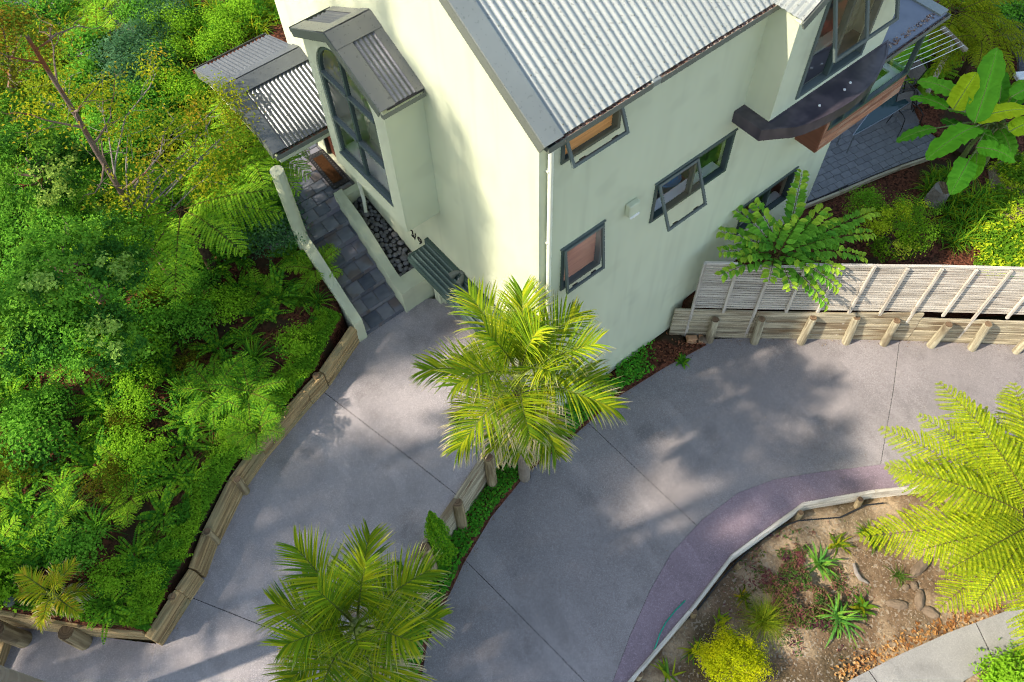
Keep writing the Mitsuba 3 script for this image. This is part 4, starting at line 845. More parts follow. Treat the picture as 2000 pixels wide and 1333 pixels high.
# ================================================================ TREE FERNS AND FERNS
def tree_fern(label, base, h, n, L, seed, W=.45, cols=GREENS["fern"], pairs=14, pins=11, e0=.95, e1=.05, droop=(.7, 1.1), name="tree_fern", cat="tree fern", r=.1, yaw0=0., yaws=None, old=0, mat="m_leaf"):
    rng = np.random.default_rng(seed); k = thing(name, label, cat); b = np.array(base, float); t = b + [0, 0, h]
    if h > .3: add("trunk", tube([b, b + [.03, .0, h * .5], t], [r * 1.3, r, r * 1.1], 12), "m_fern_trunk", k, smooth=True)
    for i in range(n):
        a = (i + .5) / n; yaw = (yaw0 + i * 2.39996 + rng.uniform(-.15, .15)) if yaws is None else yaws[i]
        addc("frond", fern_frond(t + [math.cos(yaw) * .06, math.sin(yaw) * .06, .02], yaw, e0 + (e1 - e0) * a, L * rng.uniform(.85, 1.08), rng.uniform(*droop), rng, np.array(cols) * rng.uniform(.85, 1.15), W * rng.uniform(.9, 1.1), pairs, pins, rng.uniform(-.2, .2)), mat, k)
    return k
tree_fern("big bright yellow green tree fern at the right edge above the bare garden", (*(9.743,5.136), -.3), 2.75, 28, 3.0, 5, .6, pairs=23, pins=14, e0=.65, e1=-.1, droop=(.4, .75), r=.12, yaw0=3.5)
tree_fern("dark green tree fern whose crown spreads below the bare trunk, beside the slate steps", (*(-6.87,12.096), 2.2), 2.25, 12, 2.4, 6, .58, GREENS["dkfern"], e0=.6, e1=-.02, droop=(.4, .8), yaws=[-.25, .35, -.75, .9, 3.0, 3.6, 2.4, -1.4, 4.4, 1.7, .05, -2.4])
tree_fern("green tree fern that leans against the front corner of the porch roof", (*(-5.729,13.61), 2.4), 2.25, 12, 1.65, 8, .46, GREENS["dkfern"], e0=.7, e1=-.05, droop=(.5, .9), yaws=[-.1, -.5, -1.0, .4, 1.0, 2.0, 3.1, 4.0, -1.7, -.3, -.75, .15])
tree_fern("tree fern at the top right corner, nearest the end of the house", (*(12.255,18.888), 1.0), 2.2, 12, 1.6, 12, .4, np.array(GREENS["fern"]) * .8, e0=.7, e1=-.15)
tree_fern("tree fern at the top right corner, beside the road", (*(12.78,18.131), 1.0), 1.9, 12, 1.5, 13, .38, np.array(GREENS["fern"]) * .85, e0=.7, e1=-.15, yaw0=1.0)
for xy, L, seed, lab in (((-6.351,8.78), .85, 21, "bright green ground fern, left of the two nearest the garden wall"), ((-5.627,8.773), .95, 22, "bright green ground fern right beside the garden wall, half way along the upper driveway"), ((-5.354,7.887), .65, 23, "small bright fern close above the second wall post of the garden wall")):
    tree_fern(lab, (*xy, 2.2), .12, 10, L, seed, .27, GREENS["lime"], 12, 7, e0=1.0, e1=.25, name="ground_fern", cat="fern", yaw0=seed)

# ================================================================ THE LEFT WOOD: trees
def tree(name, label, base, top, r0, crowns, cols, seed, L=.09, W=.055, per=26, n=7, reach=1.0, mat="m_bark", spread=.2, lo=.35, leaf="m_leaf"):
    rng = np.random.default_rng(seed); k = thing(name, label, "tree"); limbs(k, base, top, r0, rng, n, reach, mat, lo=lo)
    parts = [shrub_crown(c, r, m, per, L, W, cols, rng, spread)[0] for c, r, m in crowns]
    addc("crown", cat3(parts), leaf, k); return k
tree("leafy_tree", "large leafy green tree at the left edge, half way down the photo", (-9.159,11.236,2.2), (-8.495,10.206,5.4), .13, [((-8.396,9.805,5.2), (1.35, 1.2, .9), 480), ((-8.011,8.838,4.6), (1.1, .75, .7), 300), ((-9.209,9.136,4.6), (1.0, .9, .8), 270), ((-7.986,11.055,4.6), (.75, .8, .7), 170)], GREENS["tree"], 51, .085, .05, 20, spread=.075, leaf="m_leaf_gloss")
tree("leafy_tree", "dense green tree on the left edge, just above the large leafy one", (-11.39,14.782,2.2), (-9.531,12.32,5.6), .12, [((-9.531,12.32,5.6), (1.2, 1.1, .9), 380), ((-8.771,12.55,5), (.9, .8, .7), 240), ((-10.328,13.734,5.4), (1.0, .9, .8), 260)], np.array(GREENS["tree"]) * [1.0, .9, .9], 52, .08, .046, 20, spread=.075)
tree("olive_tree", "tree with an orange brown crown in the top left corner", (-13.318,18.512,2.3), (-10.339,15.115,6.4), .11, [((-10.507,15.333,6.3), (1.0, .9, .7), 120), ((-11.031,14.677,6), (1, 1, .8), 90)], GREENS["olive"], 53, .08, .045, 28)
# the tall half bare tree
rng = np.random.default_rng(77); k = thing("bare_tree", "tall thin half bare tree with a long mottled trunk and sparse yellow green leaves", "tree")
tips = limbs(k, (-7.773,11.848,2.1), (-7.781,11.99,9), .085, rng, 9, 1.15, "m_bark", twigs=4, lo=.42, bare=True, wob=.1, r1=.4)
scatter = [(420,215,6.0,.7,.5), (455,265,5.6,.55,.45), (370,290,5.6,.7,.5), (300,330,5.4,.65,.5), (250,250,6.0,.6,.45), (345,225,6.2,.6,.4), (250,400,5.0,.5,.4), (410,340,5.1,.55,.4), (200,190,6.6,.5,.4), (120,150,7.6,.6,.5), (475,215,5.4,.3,.3), (95,200,7.2,.6,.45), (440,190,6.2,.4,.3), (310,130,6.8,.4,.3), (475,330,4.8,.4,.3)]
SC = [(-5.828,13.328,6),(-5.539,12.992,5.6),(-6.386,12.685,5.6),(-7.134,12.357,5.4),(-7.524,12.928,6),(-6.485,13.011,6.2),(-7.706,11.783,5),(-6.094,12.432,5.1),(-7.831,13.172,6.6),(-8.025,12.615,7.6),(-5.51,13.954,5.4),(-8.405,12.408,7.2),(-5.575,13.464,6.2),(-6.75,13.753,6.8),(-5.542,12.824,4.8)]
parts = [shrub_crown(c, (a, a, b), int(46 * a), 16, .085, .04, GREENS["yellow"], rng, .17, .2)[0] for c, (_, _, _, a, b) in zip(SC, scatter)]
parts.append(leaves(np.repeat(tips, 5, 0) + rng.normal(0, .13, (len(tips) * 5, 3)), rng.normal(0, .5, (len(tips) * 5, 3)) + [0, 0, 1], .08, .04, rng, GREENS["yellow"]))
addc("crown", cat3(parts), "m_leaf", k)
trk = np.array((-7.773,11.848,2.1)), np.array((-7.781,11.99,9))
for i, (c, (_, _, zz, a, b)) in enumerate(zip(SC, scatter)):
    t = np.clip((zz - 1.2 - 2.1) / 6.9, .2, .95); s = trk[0] + (trk[1] - trk[0]) * t; e = np.array(c); m = (s + e) / 2 + rng.normal(0, .12, 3) + [0, 0, .1]
    ms = [tube([s, s * .7 + m * .3 + [0, 0, .06], m, e * .6 + m * .4 + rng.normal(0, .08, 3), e], [.022, .019, .016, .011, .006], 6)]
    for _ in range(6):
        q = m + (e - m) * rng.uniform(0, 1); pp, _d = arc(q, rng.uniform(0, 6.3), rng.uniform(-.3, .8), rng.uniform(.3, .7), rng.uniform(-.7, .7), 6, rng.uniform(-1, 1)); ms.append(tube(pp, np.linspace(.009, .003, 6), 4))
    add("branch", join(ms), "m_bark_grey", k)

# understory plants: a prototype of each kind, then copies of it
def proto(pid, vfc, mat="m_leaf"):
    scene["proto_" + pid] = {"type": "shapegroup", "leafage": mikit.ply(vfc[:2], mat, color=vfc[2])}
def inst(name, pid, xyz, yaw, s, label, cat, group=None, tilt=(0, 0)):
    k = thing(name, label, cat, group); T = mi.ScalarTransform4f
    scene[k] = {"type": "instance", "shapegroup": {"type": "ref", "id": "proto_" + pid}, "to_world": T().translate(list(map(float, xyz))).rotate([0, 0, 1], math.degrees(yaw)).rotate([1, 0, 0], tilt[0]).rotate([0, 1, 0], tilt[1]).scale(float(s))}
    return k
def tuft(n, L, W, rng, cols, droop=1.6, e=(.3, 1.4), r=.05, segs=6):
    yaw, el = rng.uniform(0, 2 * np.pi, n), rng.uniform(*e, n); d = np.stack([np.cos(el) * np.cos(yaw), np.cos(el) * np.sin(yaw), np.sin(el)], 1)
    b = np.column_stack([rng.normal(0, r, (n, 2)), np.zeros(n)]); return strips(b, d, (0, 0, 1), L * rng.uniform(.55, 1.1, n), W * rng.uniform(.7, 1.2, n), droop * rng.uniform(.6, 1.3, n), rng, cols, segs)
def rosette(n, L, W, rng, cols, pairs=22, e=(.25, 1.1), droop=1.0):
    """Once divided fern clump (sword fern): narrow fronds with short toothed leaflets."""
    parts = []
    for i in range(n):
        yaw = i * 2.4 + rng.uniform(-.3, .3); p, d = arc((0, 0, 0), yaw, rng.uniform(*e), L * rng.uniform(.7, 1.1), droop * rng.uniform(.7, 1.2), 10, rng.uniform(-.4, .4))
        t = np.linspace(.1, .98, pairs); q, dd = along(p, d, t)
        for s in (-1, 1):
            side = unit(np.cross(dd, [0, 0, 1.0])) * s; up = np.cross(side * s, dd); ln = W * np.interp(t, [.1, .3, .8, 1], [.6, 1, .8, .2])
            parts.append(leaves(q + side * ln[:, None] * .5, up, ln, L / pairs * 1.15, rng, cols, axis=side + dd * .3, fold=.04))
    return cat3(parts)
rng = np.random.default_rng(91)
proto("swordfern", rosette(16, .75, .09, rng, GREENS["strap"], 17)); proto("swordfern_light", rosette(15, .65, .085, rng, GREENS["lime"], 15))
proto("lacefern", cat3([fern_frond((0, 0, .05), i * 2.4, rng.uniform(.4, 1.0), .75, .9, rng, GREENS["dkfern"], .22, 11, 7) for i in range(9)]))
proto("limebush", shrub_crown((0, 0, .35), (.42, .42, .32), 60, 26, .06, .036, GREENS["lime"], rng, .11, .35, low=-.2)[0])
proto("greenbush", shrub_crown((0, 0, .4), (.5, .5, .38), 70, 26, .07, .042, GREENS["tree"], rng, .13, .35, low=-.2)[0])
proto("bluebush", shrub_crown((0, 0, .45), (.6, .6, .42), 80, 26, .08, .03, GREENS["blue"], rng, .15, .35, low=-.2)[0])
proto("darkbush", shrub_crown((0, 0, .35), (.45, .45, .35), 50, 20, .06, .034, np.array(GREENS["olive"]) * .6, rng, .14, .3, low=-.2)[0])
proto("straps", tuft(60, .75, .032, rng, GREENS["strap"], 1.7)); proto("straps_light", tuft(60, .7, .032, rng, GREENS["lime"] + GREENS["yellow"][:2], 1.7))
proto("longgrass", tuft(190, 1.15, .011, rng, [(.05, .2, .03), (.08, .25, .035), (.12, .27, .03)], 2.1, (.5, 1.4), .07, 7))
proto("smallgrass", tuft(90, .55, .012, rng, [(.1, .24, .02), (.15, .3, .02)], 1.8, (.4, 1.4)))
proto("broadleaf", tuft(34, .42, .11, rng, GREENS["strap"], 1.3, (.2, 1.3), .04, 4))
SIDE = [tuple(p) for p in [(-3.807,10.723),(-4.337,9.324),(-4.691,8.837),(-5.513,7.676),(-5.917,6.925),(-6.264,5.952),(-6.472,5.268),(-6.671,4.884),(-6.933,3.953)]]
WOOD = GARDEN.buffer(-.22).intersection(Polygon([(-16.311,24.338),(-6.254,22.578),(-5.618,20.656),(-7.638,19.272),(-8.406,18.7),(-6.042,15.312),(-5.363,13.747),(-4.746,12.451),(-3.905,10.799),(-6.81,3.902),(-10.365,4.481)]))
KINDS = {  # kind: prototype, object name, category, scales, shared label
    "sword": ("swordfern", "sword_fern", "fern", (.8, 1.25), "mid green sword fern clump"),
    "swordl": ("swordfern_light", "pale_sword_fern", "fern", (.7, 1.15), "bright light green sword fern clump"),
    "lace": ("lacefern", "lace_fern", "fern", (.8, 1.3), "feathery dark green fern"),
    "lime": ("limebush", "lime_bush", "bush", (.7, 1.35), "lime green small leaved bush"),
    "green": ("greenbush", "green_bush", "bush", (.8, 1.4), "mid green rounded bush"),
    "blue": ("bluebush", "blue_green_bush", "bush", (.8, 1.3), "blue green shrub"),
    "dark": ("darkbush", "dark_bush", "bush", (.7, 1.1), "dark olive brown bush"),
    "straps": ("straps", "strap_plant", "plant", (.8, 1.25), "clump of mid green strap leaves"),
    "strapsl": ("straps_light", "yellow_strap_plant", "plant", (.8, 1.3), "clump of yellow green strap leaves")}
def region(x, y):
    """Which kinds grow where, by distance from the drive wall and from the top bank."""
    d = LineString(SIDE).distance(Point(x, y))
    if y > 13.6 and x > -8.5: return ["strapsl", "strapsl", "swordl", "lime", "straps"]
    if y > 12.6: return ["blue", "green", "strapsl", "lime"] if x > -10 else ["strapsl", "green", "swordl", "dark", "lace"]
    if d < 1.1: return ["swordl", "swordl", "sword", "lime", "straps"]
    if y < 5.2: return ["lime", "lime", "swordl", "sword", "lime", "green"]
    return ["sword", "lace", "lime", "swordl", "swordl", "green", "straps", "sword", "sword", "dark"]
ZONES = [((-4.617,10.979), " close to the foot of the slate steps"), ((-5.689,12.204), " below the pier of the step wall"), ((-4.87,8.872), " beside the upper end of the garden wall"), ((-5.89,7.488), " beside the middle of the garden wall"), ((-6.64,5.681), " beside the lower end of the garden wall"), ((-7.291,4.434), " in the bottom corner of the lush garden"), ((-8.935,4.893), " behind the corner wall"), ((-9.761,6.569), " at the left edge, low down"),
    ((-7.838,6.691), " in the lower middle of the lush garden"), ((-7.443,8.514), " in the middle of the lush garden"), ((-9.585,8.384), " below the large leafy tree"), ((-7.116,10.564), " right of the large leafy tree"), ((-6.904,12.275), " under the tree fern beside the steps"), ((-9.661,12.74), " under the large leafy tree"), ((-7.256,20.773), " on the bank behind the porch"), ((-8.54,19.547), " left of the porch roof"), ((-10.467,20.554), " on the top bank beside the track"), ((-12.675,21.161), " near the top left corner"), ((-8.774,16.76), " under the half bare tree"), ((-11.242,16.921), " at the upper left edge")]
def zone(x, y): return min(ZONES, key=lambda z: (z[0][0] - x) ** 2 + (z[0][1] - y) ** 2)[1]
pts, x0 = [], WOOD.bounds
while len(pts) < 430:
    x, y = rng.uniform(x0[0], x0[2]), rng.uniform(x0[1], x0[3])
    if (x < -14.5) or y > 21.5 or (len(pts) > 350 and y < 14) or not WOOD.contains(Point(x, y)): continue
    md = .42 if len(pts) < 240 else .27
    if all((x - a) ** 2 + (y - b) ** 2 > md * md for a, b in pts): pts.append((x, y))
BARE = [Point((-5.134,10.053)).buffer(.38), Point((-4.704,10.916)).buffer(.3), Point((-5.67,11.758)).buffer(.22), Point((-6.756,7.203)).buffer(.22), Point((-6.282,7.867)).buffer(.2)]
for x, y in pts:
    if any(b.contains(Point(x, y)) for b in BARE): continue
    kd = region(x, y); kd = kd[rng.integers(0, len(kd))]; pid, nm, ct, (s0, s1), lab = KINDS[kd]
    near = min(1, .55 + LineString(SIDE).distance(Point(x, y)) * .5)
    sc = rng.uniform(s0, s1) * near; size = "small " if sc < s0 + .3 * (s1 - s0) else "large " if sc > s0 + .72 * (s1 - s0) else ""
    lab = size + lab + zone(x, y)
    inst(nm, pid, (x, y, float(garden_z(np.array(x), np.array(y))) - .03), rng.uniform(0, 6.3), sc, lab, ct, nm.replace("_", " ") + "s in the left wood", (rng.uniform(-8, 8), rng.uniform(-8, 8)))
gz = lambda p: (p[0], p[1], float(garden_z(np.array(p[0]), np.array(p[1]))) - .03)
inst("grass_tuft", "longgrass", gz((-8.907,6.207)), .3, 1.0, "large tuft of long arching dark green grass near the bottom left", "grass tuft", tilt=(-14, 6))
inst("grass_tuft", "smallgrass", gz((-6.314,7.648)), 1.3, 1.1, "small grass tuft on the garden edge above the middle posts of the garden wall", "grass tuft")
inst("grass_tuft", "smallgrass", gz((-4.619,11.264)), 2.3, 1.0, "wispy grass tuft beside the sloping step wall", "grass tuft")
inst("grass_tuft", "smallgrass", gz((-7.152,5.757)), 2.0, .8, "grey green grass tuft near the corner of the lush garden", "grass tuft")
# leafy edge: low cover that spills over the wall
def cover(n, line, w, rng, cols, L, W, z0, hump, sk_=None, side=1):
    ln = LineString(line); t = rng.uniform(0, ln.length, n); P, off = [], (rng.beta(1.3, 1.8, n) * w)
    for a, o in zip(t, off):
        p = ln.interpolate(a); q = ln.interpolate(min(a + .05, ln.length)) if a < ln.length - .05 else ln.interpolate(a - .05)
        d = np.array([q.x - p.x, q.y - p.y]) * (1 if a < ln.length - .05 else -1); d /= np.hypot(*d) + 1e-9; P.append((p.x - d[1] * o * side, p.y + d[0] * o * side))
    P = np.array(P); h = hump * (.35 + .9 * meshkit.fbm(np.column_stack([P * 2.2, P[:, 0] * 0]), 3, 4)) * rng.uniform(.3, 1, n) ** .6
    z = z0(P[:, 0], P[:, 1]) + h; nr = rng.normal(0, .45, (n, 3)) + [0, 0, 1]
    tone = np.asarray(cols)[np.minimum((meshkit.noise(np.column_stack([P * 1.8, P[:, 0] * 0])) * len(cols)).astype(int), len(cols) - 1)]
    return leaves(np.column_stack([P, z]), nr, L * rng.uniform(.6, 1.3, n), W * rng.uniform(.6, 1.3, n), rng, tone)
rng = np.random.default_rng(8)
add("edge_ground_cover", (m := cover(12000, SIDE, .62, rng, GREENS["lime"], .1, .034, garden_z, .2, side=-1))[:2], "m_leaf", color=m[2], label="bright green low leaves along the top of the garden wall", cat="ground cover", kind="stuff")
lf = [tuple(p) for p in [(-6.947,4.027),(-7.99,4.139),(-9.6,4.484),(-10.423,4.674)]]
add("corner_ground_cover", (m := cover(2600, lf, .5, rng, GREENS["strap"], .1, .034, garden_z, .18, side=-1))[:2], "m_leaf", color=m[2], label="low green leaves behind the corner wall at bottom left", cat="ground cover", kind="stuff")
# clover-like cover in the strip between the drives
b = STRIPP.bounds; P = rng.uniform((b[0], b[1]), (b[2], b[3]), (90000, 2)); P = P[shapely.contains_xy(STRIPP.buffer(-.03), P[:, 0], P[:, 1])]
gap = meshkit.fbm(np.column_stack([P * 1.7, P[:, 0] * 0]), 3, 6); far = P[:, 0] > 3.3 + rng.normal(0, .12, len(P)); P = P[(gap > .24) & ~far][:26000]; n = len(P)
m = leaves(np.column_stack([P, .1 + .16 * rng.uniform(0, 1, n) ** .7 * (.5 + meshkit.noise(np.column_stack([P * 2.5, P[:, 0] * 0])))]), rng.normal(0, .35, (n, 3)) + [0, 0, 1], .062 * rng.uniform(.6, 1.3, n), .055 * rng.uniform(.6, 1.2, n), rng, GREENS["cover"])
add("strip_ground_cover", m[:2], "m_leaf", color=m[2], label="dense round leaved ground cover in the strip beside the lower driveway", cat="ground cover", kind="stuff")

# two little conifers in the strip
def conifer(label, base, h, r, seed, lean=(0, 0)):
    rng = np.random.default_rng(seed); k = thing("conifer", label, "conifer"); b = np.array(base, float); t = b + [lean[0], lean[1], h]
    add("trunk", tube([b, (b + t) / 2, t - [0, 0, .1]], [.03, .022, .008], 6), "m_bark", k)
    n = 5200; s = rng.uniform(.02, 1, n) ** .8; rad = r * np.interp(s, [0, .12, .35, .8, 1], [.55, 1, .95, .5, .04]) * rng.uniform(.55, 1.08, n); yaw = rng.uniform(0, 6.3, n); rad *= 1 + .22 * np.sin(yaw * 5 + s * 9)
    c = b + (t - b) * s[:, None] + np.column_stack([np.cos(yaw) * rad, np.sin(yaw) * rad, rng.normal(0, .02, n)])
    out = np.column_stack([np.cos(yaw), np.sin(yaw), rng.uniform(.1, .8, n)]); ax = out * .5 + [0, 0, 1.]
    addc("crown", leaves(c, out + rng.normal(0, .3, (n, 3)), .075, .026, rng, GREENS["conifer"], axis=ax), "m_leaf", k)
conifer("taller narrow pointed conifer against the middle timber wall", (-1.679,5.693,0.05), 2.9, .27, 3)
conifer("shorter rounded conifer partly behind the bottom palm", (-2.526,5.093,0.05), 1.7, .4, 4)

# ================================================================ RIGHT GARDEN PLANTS
bx0 = np.random.default_rng(15)
k = thing("yellow_bush", "large yellow green small leaved bush behind the middle of the fence", "bush")
c = np.array((9.462,12.711,1.75)); m, cc = shrub_crown(c, (.92, .82, .85), 150, 44, .06, .036, GREENS["bush"], bx0, .1, .35, low=-.3); addc("foliage", m, "m_leaf", k)
m2, _ = shrub_crown((9.003,13.716,1.6), (.45, .4, .45), 70, 30, .055, .032, GREENS["strap"], bx0, .12, .35); addc("foliage", m2, "m_leaf", tag(key("green_bush"), "smaller darker green bush just left of the large yellow green one", "bush"))
for i in range(9):
    q = cc[bx0.integers(0, len(cc))]; add("stem", tube([(c[0] + bx0.normal(0, .06), c[1] + bx0.normal(0, .06), 1.0), (c + q) / 2, q], [.022, .014, .006], 5), "m_bark", k)
# glossy shrub with long arching branches that hang over the fence
k = thing("glossy_shrub", "shrub with long arching branches of glossy paired leaves that hang over the fence", "shrub")
gc = np.array((6.043,11.421,2.75)); gb = np.array([gc[0] + .3, gc[1] + .35, 1.0])
for i in range(4): add("stem", tube([gb + bx0.normal(0, .05, 3) * [1, 1, 0], (gb + gc) / 2 + bx0.normal(0, .08, 3), gc + bx0.normal(0, .1, 3)], [.03, .024, .016], 6), "m_bark", k)
for i, tip in enumerate([(5.003,12.294,3.5),(5.514,12.22,3.6),(6.684,12.966,3.7),(4.77,11.808,3.2),(4.738,11.404,3),(4.695,10.847,2.9),(6.958,11.998,3.6),(7.198,11.905,3.4),(8.2,12.092,3.3),(8.081,11.647,3.1),(7.852,11.17,2.9),(7.232,10.787,2.95),(7.06,10.415,2.2),(7.221,10.584,2.6),(5.634,10.594,3),(6.363,11.7,3.6),(6.48,10.741,3.2),(5.261,11.437,3.3),(6.144,10.503,2.8),(6.045,11.658,3.5),(5.159,11.213,3.05)]):
    tip = np.array(tip); s = gc + bx0.normal(0, .07, 3); mid = (s + tip) / 2 + [0, 0, .16 * np.linalg.norm(tip - s)]; tt = np.linspace(0, 1, 14)[:, None]
    p = (1 - tt) ** 2 * s + 2 * tt * (1 - tt) * mid + tt ** 2 * tip; d = unit(np.gradient(p, axis=0)); Lb = np.linalg.norm(tip - s); n = max(7, int(Lb / .1))
    t = np.linspace(.2, 1, n); q, dd = along(p, d, t); col = np.array(GREENS["gloss"]); parts = [rib(p, .011, .004, np.array([.12, .1, .03]), 4)]
    for sg in (-1, 1):
        side = unit(np.cross(dd, [0, 0, 1.0])) * sg; up = np.cross(side * sg, dd); ln = .24 * np.interp(t, [0, .5, 1], [.8, 1.05, .75]) * bx0.uniform(.85, 1.1, n)
        ax = side + dd * .55 + bx0.normal(0, .12, (n, 3)); nr = up + bx0.normal(0, .18, (n, 3)); cen = q + unit(ax) * (ln * .55)[:, None]
        cl = col[np.clip((tt[np.minimum((t * 13).astype(int), 13), 0] * 2 + bx0.uniform(0, 1.2, n)).astype(int), 0, 2)]
        parts.append(big_leaves(cen, nr, ln, ln * .56, ax, cl, bx0))
    addc("branch", cat3(parts), "m_leaf_gloss", k, smooth=False)

# banana
k = thing("banana_plant", "banana plant with broad shiny leaves at the end of the patio, right edge", "banana plant"); rb = np.random.default_rng(19)
bp = np.array((12.415,15.453,1.05))
for dx, dy, h in ((0, 0, 1.9), (.18, .22, 1.5), (-.2, .1, 1.2), (.3, -.15, 1.6)):
    add("stem", tube([bp + [dx, dy, 0], bp + [dx * .9, dy * .9, h * .5], bp + [dx * .5, dy * .5, h]], [.075, .065, .05], 10), "m_banana_stem", k, smooth=True)
bsdf("m_banana_stem", lambda p, n, uv: mix((.1, .16, .035), (.22, .26, .08), fbm(p.x * 5, p.y * 5, p.z * 3, 3)), .5)
def banana_leaf(base, tip, w, sag, col, rng, roll=0.0):
    base, tip = np.array(base, float), np.array(tip, float); n, m = 22, 9; t = np.linspace(0, 1, n); L = np.linalg.norm(tip - base)
    p = base + (tip - base) * t[:, None] + np.array([0, 0, 1]) * (sag * L * 4 * t * (1 - t))[:, None]; d = unit(np.gradient(p, axis=0))
    side = unit(np.cross(d, [0, 0, 1.0])); up = np.cross(side, d); c, s = math.cos(roll), math.sin(roll); side, up = side * c + up * s, up * c - side * s
    w_ = w * np.minimum(1, (t / .12)) ** .6 * (1 - t ** 5) ** .7 * (1 - .12 * np.sin(t * 9) ** 2); w_[0] = .02; w_[-1] = .01
    a = np.linspace(-1, 1, m); V, C = [], []
    tear = {int(x): s for x, s in zip(rng.integers(3, n - 3, 8), rng.choice([-1, 1], 8))}
    for i in range(n):
        for y in a:
            wave = .05 * w * abs(y) * math.sin(i * 1.9 + y * 2) ; q = p[i] + side[i] * y * w_[i] * .5 + up[i] * (abs(y) * w_[i] * .16 - abs(y) ** 2 * w_[i] * .12 + wave)
            if i in tear and np.sign(y) == tear[i] and abs(y) > .3: q = q + d[i] * .05 * abs(y) - up[i] * .05
            V.append(q); C.append(np.array(col) * (1 + .12 * math.sin(i * 3.1) * .4 + rng.normal(0, .03)) * (1.0 if abs(y) > .15 else 1.35))
    i, j = np.meshgrid(np.arange(n - 1), np.arange(m - 1), indexing="ij"); f = np.stack([i * m + j, i * m + j + 1, (i + 1) * m + j + 1, (i + 1) * m + j], -1).reshape(-1, 4)
    f = np.vstack([f[:, [0, 1, 2]], f[:, [0, 2, 3]]]); r = rib(p + up * .004, .014, .004, np.array([.35, .42, .12]), 5)
    return cat3([(np.array(V), f, np.clip(np.array(C), 0, 1)), r])
BL = [(11.39,14.764,3.2),(11.887,16.115,4.3),(11.023,15.244,3.2),(11.293,15.529,4.1),(11.046,15.495,3),(10.456,16.268,2.7),(11.239,15.769,3.2),(10.599,16.523,3),(11.44,14.744,3.1),(10.018,13.836,3),(10.84,15.249,2.6),(9.916,15.133,2.3),(11.312,14.14,2.6),(10.652,13.24,2.4),(11.711,14.514,2.4),(11.389,13.745,2.3),(11.393,14.886,3.2),(12.768,15.02,3.3),(11.389,14.248,2.9),(12.317,13.912,2.7),(11.672,14.95,2.7),(12.334,14.688,2.5),(12.275,14.62,3),(13.184,14.996,2.9),(12.382,15.362,3.4),(13.426,15.856,3.3),(12.068,15.553,3),(12.515,15.288,2.8),(11.511,15.13,2.5),(11.233,15.76,2.4)]
for i, (w, sag, col) in enumerate([(.5, .06, (.1, .3, .02)), (.42, .05, (.3, .42, .015)), (.34, .1, (.11, .34, .02)), (.36, .1, (.14, .38, .025)), (.5, .1, (.12, .36, .02)), (.34, .1, (.09, .28, .02)), (.42, .12, (.13, .4, .025)), (.3, .1, (.15, .38, .02)), (.34, .08, (.34, .44, .015)), (.38, .12, (.12, .36, .02)), (.36, .12, (.1, .3, .02)), (.36, .1, (.28, .42, .015)), (.36, .1, (.1, .3, .02)), (.4, .1, (.06, .22, .02)), (.4, .1, (.06, .2, .02))]):
    m = banana_leaf(BL[2 * i], BL[2 * i + 1], w * 1.4, sag, np.array(col) * 1.35, rb, rb.uniform(-.3, .3)); addc("leaf", m, "m_leaf_gloss", k, smooth=True)
    s, e = bp + [rb.normal(0, .08), rb.normal(0, .08), 1.4], np.array(BL[2 * i]); add("stalk", tube([s, (s + e) / 2 + [0, 0, .12], e], [.03, .024, .016], 6), "m_banana_stem", k)
for i in range(9):
    yw = i * 2.4 + .5; s = bp + [.35 * math.cos(yw), .3 * math.sin(yw), rb.uniform(1.2, 1.9)]; e = s + np.array([math.cos(yw), math.sin(yw), 0]) * rb.uniform(.7, 1.05) + [0, 0, rb.uniform(-.3, .5)]
    m = banana_leaf(s, e, rb.uniform(.32, .46), rb.uniform(.08, .16), np.array([(.08, .28, .02), (.14, .4, .03), (.2, .46, .03)][i % 3]), rb, rb.uniform(-.5, .5)); addc("leaf", m, "m_leaf_gloss", k, smooth=True); add("stalk", tube([bp + [0, 0, 1.1], (bp + [0, 0, 1.3] + s) / 2 + [0, 0, .1], s], [.03, .022, .014], 6), "m_banana_stem", k)
# strap leaved clumps, creeper and small plants by the banana
rg = np.random.default_rng(23)
proto("straps_y", tuft(70, .7, .03, rg, GREENS["strap"] + [(.3, .36, .015)], 1.8)); proto("creeper", shrub_crown((0, 0, .06), (.5, .5, .2), 34, 14, .13, .06, GREENS["bush"], rg, .11, .3, low=.0)[0])
for i, (p, s) in enumerate(zip([(11.007,14.518,1.1),(11.347,14.496,1.1),(11.537,14.082,1.1),(11.861,13.941,1.1),(11.928,13.545,1.1),(11.224,13.672,1.1),(11.427,13.323,1.1),(10.881,13.107,1.1),(11.373,12.832,1.1),(11.265,14.93,1.1),(12.223,14.04,1.1),(11.106,12.718,1.1),(11.652,14.96,1.1),(11.73,13.139,1.1)], [.8, .9, .95, 1.1, 1.0, .85, 1, .7, .85, .7, 1.1, .7, .8, .9])):
    inst("strap_plant", "straps_y", p, i * 1.9, s, "clump of arching strap leaves below the banana plant", "plant", "strap plants below the banana")
for i, (p, s) in enumerate(zip([(12.764,14.268,1.1),(13.272,14.768,1.1),(13.193,13.98,1.1),(12.355,13.267,1.1),(12.44,12.768,1.1),(12.839,12.99,1.1),(11.903,12.317,1.1),(12.211,12.22,1.1),(12.61,12.276,1.1),(11.938,12.798,1.1),(13.302,13.377,1.1),(12.951,12.415,1.1),(12.718,13.752,1.1),(11.737,12.012,1.1),(12.386,11.896,1.1),(12.721,11.954,1.1),(13.101,15.05,1.1),(13.593,15.294,1.1),(13.732,14.74,1.1)], [.8, .7, .75, .9, 1, .8, .8, 1, .9, .8, .9, 1, .6, .7, .8, .8, .6, .7, .8])):
    inst("creeper", "creeper", p, i * 1.3, s, "yellow green creeper on the sunny ground behind the right end of the fence", "creeper", "creepers behind the fence")
